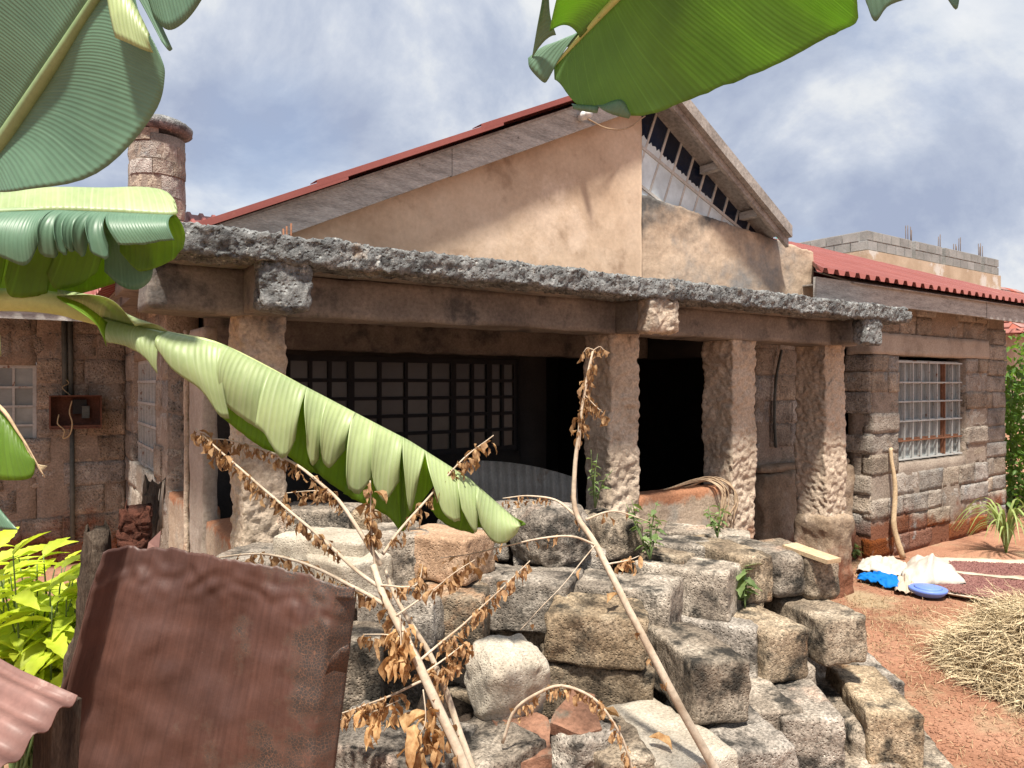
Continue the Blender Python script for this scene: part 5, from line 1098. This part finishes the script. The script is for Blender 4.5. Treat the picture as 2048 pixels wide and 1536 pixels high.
lamina('folded_flap', L3, [P(215, -40, 1.34), P(250, -20, 1.33), P(275, 20, 1.32), P(300, 70, 1.31)], [P(226, 84, 1.31), P(252, 92, 1.3), P(280, 102, 1.3), P(303, 108, 1.31)], 'leaf_pale', 8, 14, -FW, .01)
lamina('far_tip', L3, [P(130, 362, 1.7), P(165, 345, 1.7), P(198, 312, 1.7)], [P(148, 352, 1.72), P(180, 338, 1.72), P(199, 318, 1.72)], 'leaf_pale', 4, 8, -FW, .0)
# small dark leaf and dry fibres, left edge
L4 = MB().tube(curve([TT - UP * .2, P(-160, 760, 1.8), P(-20, 800, 1.7), P(40, 870, 1.68), P(90, 955, 1.68)], 24), [max(.0015, .010 - .0004 * i) for i in range(25)], 8).build('withered_leaf', 'raw_wood', BP, True); L4['label'] = 'small withered banana leaf with dry frayed rib'
lamina('blade', L4, [P(-60, 780, 1.72), P(-10, 812, 1.7), P(30, 858, 1.69), P(62, 905, 1.69)], [P(-80, 900, 1.7), P(-40, 950, 1.68), P(20, 966, 1.66), P(66, 960, 1.67), P(74, 925, 1.68)], 'leaf_back', 10, 16, -FW, .01)
lamina('blade', L4, [P(-70, 960, 1.68), P(-30, 985, 1.68), P(10, 1030, 1.68)], [P(-70, 1030, 1.68), P(0, 1062, 1.67), P(40, 1066, 1.66)], 'leaf_blue', 8, 10, -FW, .0)
for k in range(7): MB().tube(curve([P(45, 880, 1.68), P(68, 918 + k, 1.68), P(82 + k * 2, 945 - k * 2, 1.68)], 8), .0012, 4).build('fibre', 'straw', L4, True)
lamina('blade', L4, [P(-30, 640, 1.75), P(-10, 670, 1.75), P(2, 705, 1.75)], [P(-20, 630, 1.74), P(0, 660, 1.74), P(5, 712, 1.74)], 'leaf_pale', 5, 8, -FW, .0)
# overhead leaf from a second plant to the right, behind the camera
RTk = CW(1.75, -0.55, 0); BQ = thing('banana_plant', RTk, 'banana plant whose broad glowing leaf hangs over the gable top', 'banana plant')
b = MB(); b.tube([RTk + UP * (i * .1) for i in range(24)], [.12 - .0028 * i for i in range(24)], 18); b.build('pseudostem', 'trunk', BQ, True)
m5 = [(1108, 132, 1.50), (1170, 64, 1.47), (1237, -6, 1.43), (1340, -110, 1.32), (1470, -250, 1.15), (1620, -430, .98)]
c = curve([P(x, y, z) for x, y, z in m5] + [CW(1.2, .3, 2.75), RTk + UP * 2.3], 50); L5 = MB().tube(c, [.003 + .020 * i / 50 for i in range(51)], 12).build('overhead_leaf', 'midrib', BQ, True); L5['label'] = 'broad glowing banana leaf seen from below'
lamina('blade', L5, [P(x, y, z) for x, y, z in m5], [P(1112, 150, 1.5), P(1150, 208, 1.49), P(1200, 216, 1.48), P(1280, 232, 1.46), P(1400, 192, 1.4), P(1520, 142, 1.3), P(1600, 105, 1.22), P(1680, 62, 1.15), P(1712, 42, 1.1), P(1716, -20, 1.05), P(1760, -90, 1.0)], 'leaf_over', 22, 70, -UP, .02, .003, ragged=.004, seed=5)
lamina('blade_strip', L5, [P(1140, 98, 1.485), P(1170, 64, 1.47), P(1200, 34, 1.45)], [P(1096, 160, 1.5), P(1085, 168, 1.5), P(1056, 140, 1.5), P(1052, 118, 1.5)][::-1], 'leaf_blue', 12, 14, UP, .02)
lamina('blade_strip', L5, [P(1160, 76, 1.47), P(1237, -6, 1.43), P(1340, -110, 1.32)], [P(1104, 58, 1.45), P(1112, 20, 1.42), P(1124, -30, 1.38), P(1150, -120, 1.3)], 'leaf_over', 12, 20, UP, .02)
lamina('blade_strip', L5, [P(1112, 70, 1.46), P(1100, 30, 1.44), P(1096, -40, 1.4)], [P(1060, 120, 1.5), P(1074, 60, 1.47), P(1086, 0, 1.43), P(1092, -60, 1.4)], 'leaf_blue', 8, 14, UP, .01)
lamina('folded_edge', L5, [P(1200, 214, 1.48), P(1222, 203, 1.47), P(1246, 201, 1.46), P(1262, 231, 1.46)], [P(1198, 204, 1.46), P(1216, 216, 1.46), P(1236, 224, 1.46), P(1264, 231, 1.46)], 'leaf_blue', 5, 10, -FW, .004)
lamina('folded_edge', L5, [P(1143, 208, 1.49), P(1170, 210, 1.485), P(1198, 212, 1.48)], [P(1148, 215, 1.48), P(1172, 219, 1.48), P(1198, 221, 1.475)], 'leaf_blue', 3, 8, -FW, .004)
lamina('blade_strip', L5, [P(1722, -60, 1.05), P(1750, -60, 1.05), P(1790, -70, 1.03)], [P(1718, 10, 1.06), P(1733, 50, 1.06), P(1760, 18, 1.05), P(1812, -2, 1.04)], 'leaf_blue', 8, 14, UP, .0)
lamina('blade_strip', L5, [P(1850, -60, 1.0), P(1880, -60, 1.0), P(1910, -60, 1.0)], [P(1872, -10, 1.0), P(1898, 20, 1.0), P(1906, -6, 1.0)], 'leaf_blue', 6, 8, UP, .0)

# ------------------------------------------------------------------ yard: tarp, beans, sacks, straw, stick
def ground_poly(name, px, m, lift, edge, label, cat, seed=0, wob=.012, n=26):
    """cloth patch on the ground spanned by four pixel corners"""
    q = [PZ(x, y, 0) for x, y in px]; vs = []; fs = []; uv = []
    for j in range(n + 1):
        for i in range(n + 1):
            s, t_ = i / n, j / n; p = q[0].lerp(q[1], s).lerp(q[3].lerp(q[2], s), t_); p.z = lift + hgt(p.x, p.y) + .012
            p += Vector((nv(p, 3, seed).x, nv(p, 3, seed).y, 0)) * wob * 2 + UP * (abs(noise.noise(p * 8)) * wob)
            e = min(s, 1 - s, t_, 1 - t_); p.z += edge * max(0, 1 - e / .08); vs.append(p); uv.append((s, t_))
    for j in range(n):
        for i in range(n): a = j * (n + 1) + i; fs.append((a, a + 1, a + n + 2, a + n + 1))
    return tag(part(name, vs, fs, m, None, True, uv, solid=.003), label, cat), q
def beans(parent_label, q, cnt, inset, seed):
    rg = random.Random(seed); vs = []; fs = []
    for k in range(cnt):
        s, t_ = rg.uniform(inset, 1 - inset), rg.uniform(inset * 1.7, 1 - inset * 1.7); p = q[0].lerp(q[1], s).lerp(q[3].lerp(q[2], s), t_); p.z = hgt(p.x, p.y) + .03 + rg.uniform(0, .012); r = rg.uniform(.006, .0095); b0 = len(vs)
        vs += [p + Vector(d) * r for d in ((1, 0, 0), (-1, 0, 0), (0, 1, 0), (0, -1, 0), (0, 0, .9), (0, 0, -.9))]
        fs += [tuple(b0 + i for i in f) for f in ((0, 2, 4), (2, 1, 4), (1, 3, 4), (3, 0, 4), (2, 0, 5), (1, 2, 5), (3, 1, 5), (0, 3, 5))]
    o = part('drying_beans', vs, fs, 'bean', None, False); o['kind'] = 'stuff'; return tag(o, parent_label, 'beans')
t1, q1 = ground_poly('tarp', [(1828, 1186), (2130, 1240), (2130, 1165), (1900, 1148)], 'tarp', 0.0, .03, 'cream tarp edge holding the front strip of drying beans', 'tarp', 1)
t2, q2 = ground_poly('tarp', [(1890, 1152), (2130, 1172), (2130, 1130), (1870, 1120)], 'tarp', 0.0, .03, 'cream tarp holding the rear strip of drying beans by the wall', 'tarp', 2)
beans('dark red beans drying on the front tarp', q1, 9000, .085, 1); beans('dark red beans drying on the rear tarp', q2, 6500, .10, 2)
def cloth(name, px, m, hgts, label, cat, seed, n=34, amp=.03):
    """crumpled cloth patch: four ground corners, centre bulge height"""
    q = [PZ(x, y, 0) for x, y in px]; vs = []; fs = []
    for j in range(n + 1):
        for i in range(n + 1):
            s, t_ = i / n, j / n; p = q[0].lerp(q[1], s).lerp(q[3].lerp(q[2], s), t_); e = math.sin(math.pi * min(1, max(0, s))) * math.sin(math.pi * min(1, max(0, t_)))
            z_ = .03 + hgts * e ** .6 * (.75 + .5 * noise.noise(Vector((s * 3 + seed, t_ * 3, 0)))) + noise.noise(Vector((s * 5 + seed, t_ * 4, 1))) * amp + abs(noise.noise(Vector((s * 9 + seed, t_ * 5, 1)))) * amp * .8
            p += Vector((noise.noise(Vector((s * 4, t_ * 4, seed))), noise.noise(Vector((s * 4, t_ * 4, seed + 5))), 0)) * .035; p.z = hgt(p.x, p.y) + z_; vs.append(p)
    for j in range(n):
        for i in range(n): a = j * (n + 1) + i; fs.append((a, a + 1, a + n + 2, a + n + 1))
    return tag(part(name, vs, fs, m, None, True, None, solid=.003), label, cat)
cloth('woven_sack', [(1800, 1180), (1935, 1176), (1890, 1140), (1812, 1136)], 'sack', .20, 'cream woven sack heaped at the end of the bean tarps', 'sack', 1, amp=.03)
cloth('woven_sack', [(1712, 1148), (1830, 1165), (1815, 1136), (1722, 1128)], 'sack', .10, 'flattened white woven sack lying against the heaped cream sack', 'sack', 7, amp=.05)
cloth('sack_flap', [(1790, 1190), (1834, 1196), (1826, 1160), (1796, 1160)], 'tarp', .06, 'torn tan sack corner beside the blue cloth', 'sack', 11, 16)
cloth('blue_cloth', [(1712, 1166), (1802, 1188), (1806, 1168), (1722, 1158)], 'blue_cloth', .05, 'bright blue cloth crumpled on the red soil', 'cloth', 3, amp=.035)
lc = PZ(1856, 1176, .07); lid = thing('plastic_lid', lc, 'light blue plastic basin lid lying on the beans', 'lid')
b = MB(); b.tube([lc + UP * z_ for z_ in (-.05, -.02, 0, .004)], [.10, .13, .135, .125], 36); b.build('rim', 'blue_lid', lid, True)
b = MB(); b.tube([lc + UP * z_ for z_ in (.003, .012)], [.10, .085], 36); b.build('top', 'blue_lid', lid, True)
# stick leaning on the wing wall
st_b, st_t = PZ(1806, 1116, 0), PV(1781, 905, WV - .03); MBs = MB().tube(curve([st_b, st_b.lerp(st_t, .3) + RT * -.05, st_b.lerp(st_t, .65) + RT * .005, st_t, st_t + UP * .03 + RT * .02], 24), [.028 - .0006 * i for i in range(25)], 8)
MBs.v = [v + nv(v, 14, 3) * .006 for v in MBs.v]; tag(MBs.build('stick', 'raw_wood', None, True), 'crooked pale stick leaning on the wing wall beside its window', 'stick')
# straw heap
sc0 = CW(3.10, 3.98, 0); vs = []; fs = []; rg = random.Random(5)
def straw_h(x, y):
    d = Vector((x - sc0.x, y - sc0.y, 0)); a, bq = d.dot(RT) / .52, d.dot(FW) / .62; r_ = math.hypot(a, bq); return max(0, .42 * (1 - r_ * r_)) * (1 + .55 * noise.noise(Vector((x * 3, y * 3, 2))))
def straw(p, d, ln, w_):
    d = d.normalized(); sd = d.cross(Vector((rg.uniform(-1, 1), rg.uniform(-1, 1), 1))).normalized() * w_; m_ = p + d * ln / 2 + Vector((rg.uniform(-.02, .02), rg.uniform(-.02, .02), rg.uniform(-.012, .03))); e = p + d * ln + UP * rg.uniform(-.03, .0); b0 = len(vs)
    vs.extend([p - sd, p + sd, m_ - sd, m_ + sd, e - sd * .6, e + sd * .6]); fs.extend([(b0, b0 + 1, b0 + 3, b0 + 2), (b0 + 2, b0 + 3, b0 + 5, b0 + 4)])
for k in range(24000):
    an, r_ = rg.uniform(0, 6.283), math.sqrt(rg.random()) * 1.08; p = sc0 + RT * (math.cos(an) * r_ * .52) + FW * (math.sin(an) * r_ * .62); h = straw_h(p.x, p.y); p.z = h * rg.uniform(.75, 1.0) + rg.uniform(0.004, .03)
    straw(p, Vector((rg.uniform(-1, 1), rg.uniform(-1, 1), rg.uniform(-.35, .35))), rg.uniform(.06, .24), rg.uniform(.0009, .0026))
o = part('straw_heap', vs, fs, 'straw', None, False); o['kind'] = 'stuff'; tag(o, 'heap of dry pale straw on the red soil', 'straw')
vs = []; fs = []
b = MB(); nn = 30
for j in range(nn + 1):
    for i in range(nn + 1): x, y = sc0.x - 1.2 + 2.4 * i / nn, sc0.y - 1.2 + 2.4 * j / nn; vs.append(Vector((x, y, straw_h(x, y) * .8 - .02)))
for j in range(nn):
    for i in range(nn): a = j * (nn + 1) + i; fs.append((a, a + 1, a + nn + 2, a + nn + 1))
o = part('straw_core', vs, fs, 'litter', None, True); o['kind'] = 'stuff'; tag(o, 'packed inside of the dry straw heap', 'straw')
# litter of straw bits and crumbs over the yard
vs = []; fs = []
for k in range(5200):
    x_, y_ = rg.uniform(1640, 2060), rg.choice([rg.uniform(1110, 1300), rg.uniform(1110, 1540)]); p = PZ(x_, y_, 0)
    if noise.noise(p * 1.6) < .0 and rg.random() < .75: continue
    p.z = hgt(p.x, p.y) + .006; straw(p, Vector((rg.uniform(-1, 1), rg.uniform(-1, 1), .02)), rg.uniform(.015, .07), rg.uniform(.0008, .0022))
o = part('straw_litter', vs, fs, 'litter', None, False); o['kind'] = 'stuff'; tag(o, 'scattered straw bits on the red yard soil', 'litter')
vs = []; fs = []
for k in range(2600):
    p = PZ(rg.uniform(1640, 2060), rg.uniform(1110, 1560), 0); p.z = hgt(p.x, p.y) + .003; r = rg.uniform(.003, .012); b0 = len(vs)
    vs += [p + Vector((d[0] * rg.uniform(.7, 1.3), d[1] * rg.uniform(.7, 1.3), d[2])) * r for d in ((1, 0, 0), (-1, 0, 0), (0, 1, 0), (0, -1, 0), (0, 0, .7), (0, 0, -.6))]
    fs += [tuple(b0 + i for i in f) for f in ((0, 2, 4), (2, 1, 4), (1, 3, 4), (3, 0, 4), (2, 0, 5), (1, 2, 5), (3, 1, 5), (0, 3, 5))]
o = part('soil_crumbs', vs, fs, 'soil', None, False); o['kind'] = 'stuff'; tag(o, 'loose crumbs of red soil on the yard', 'soil')
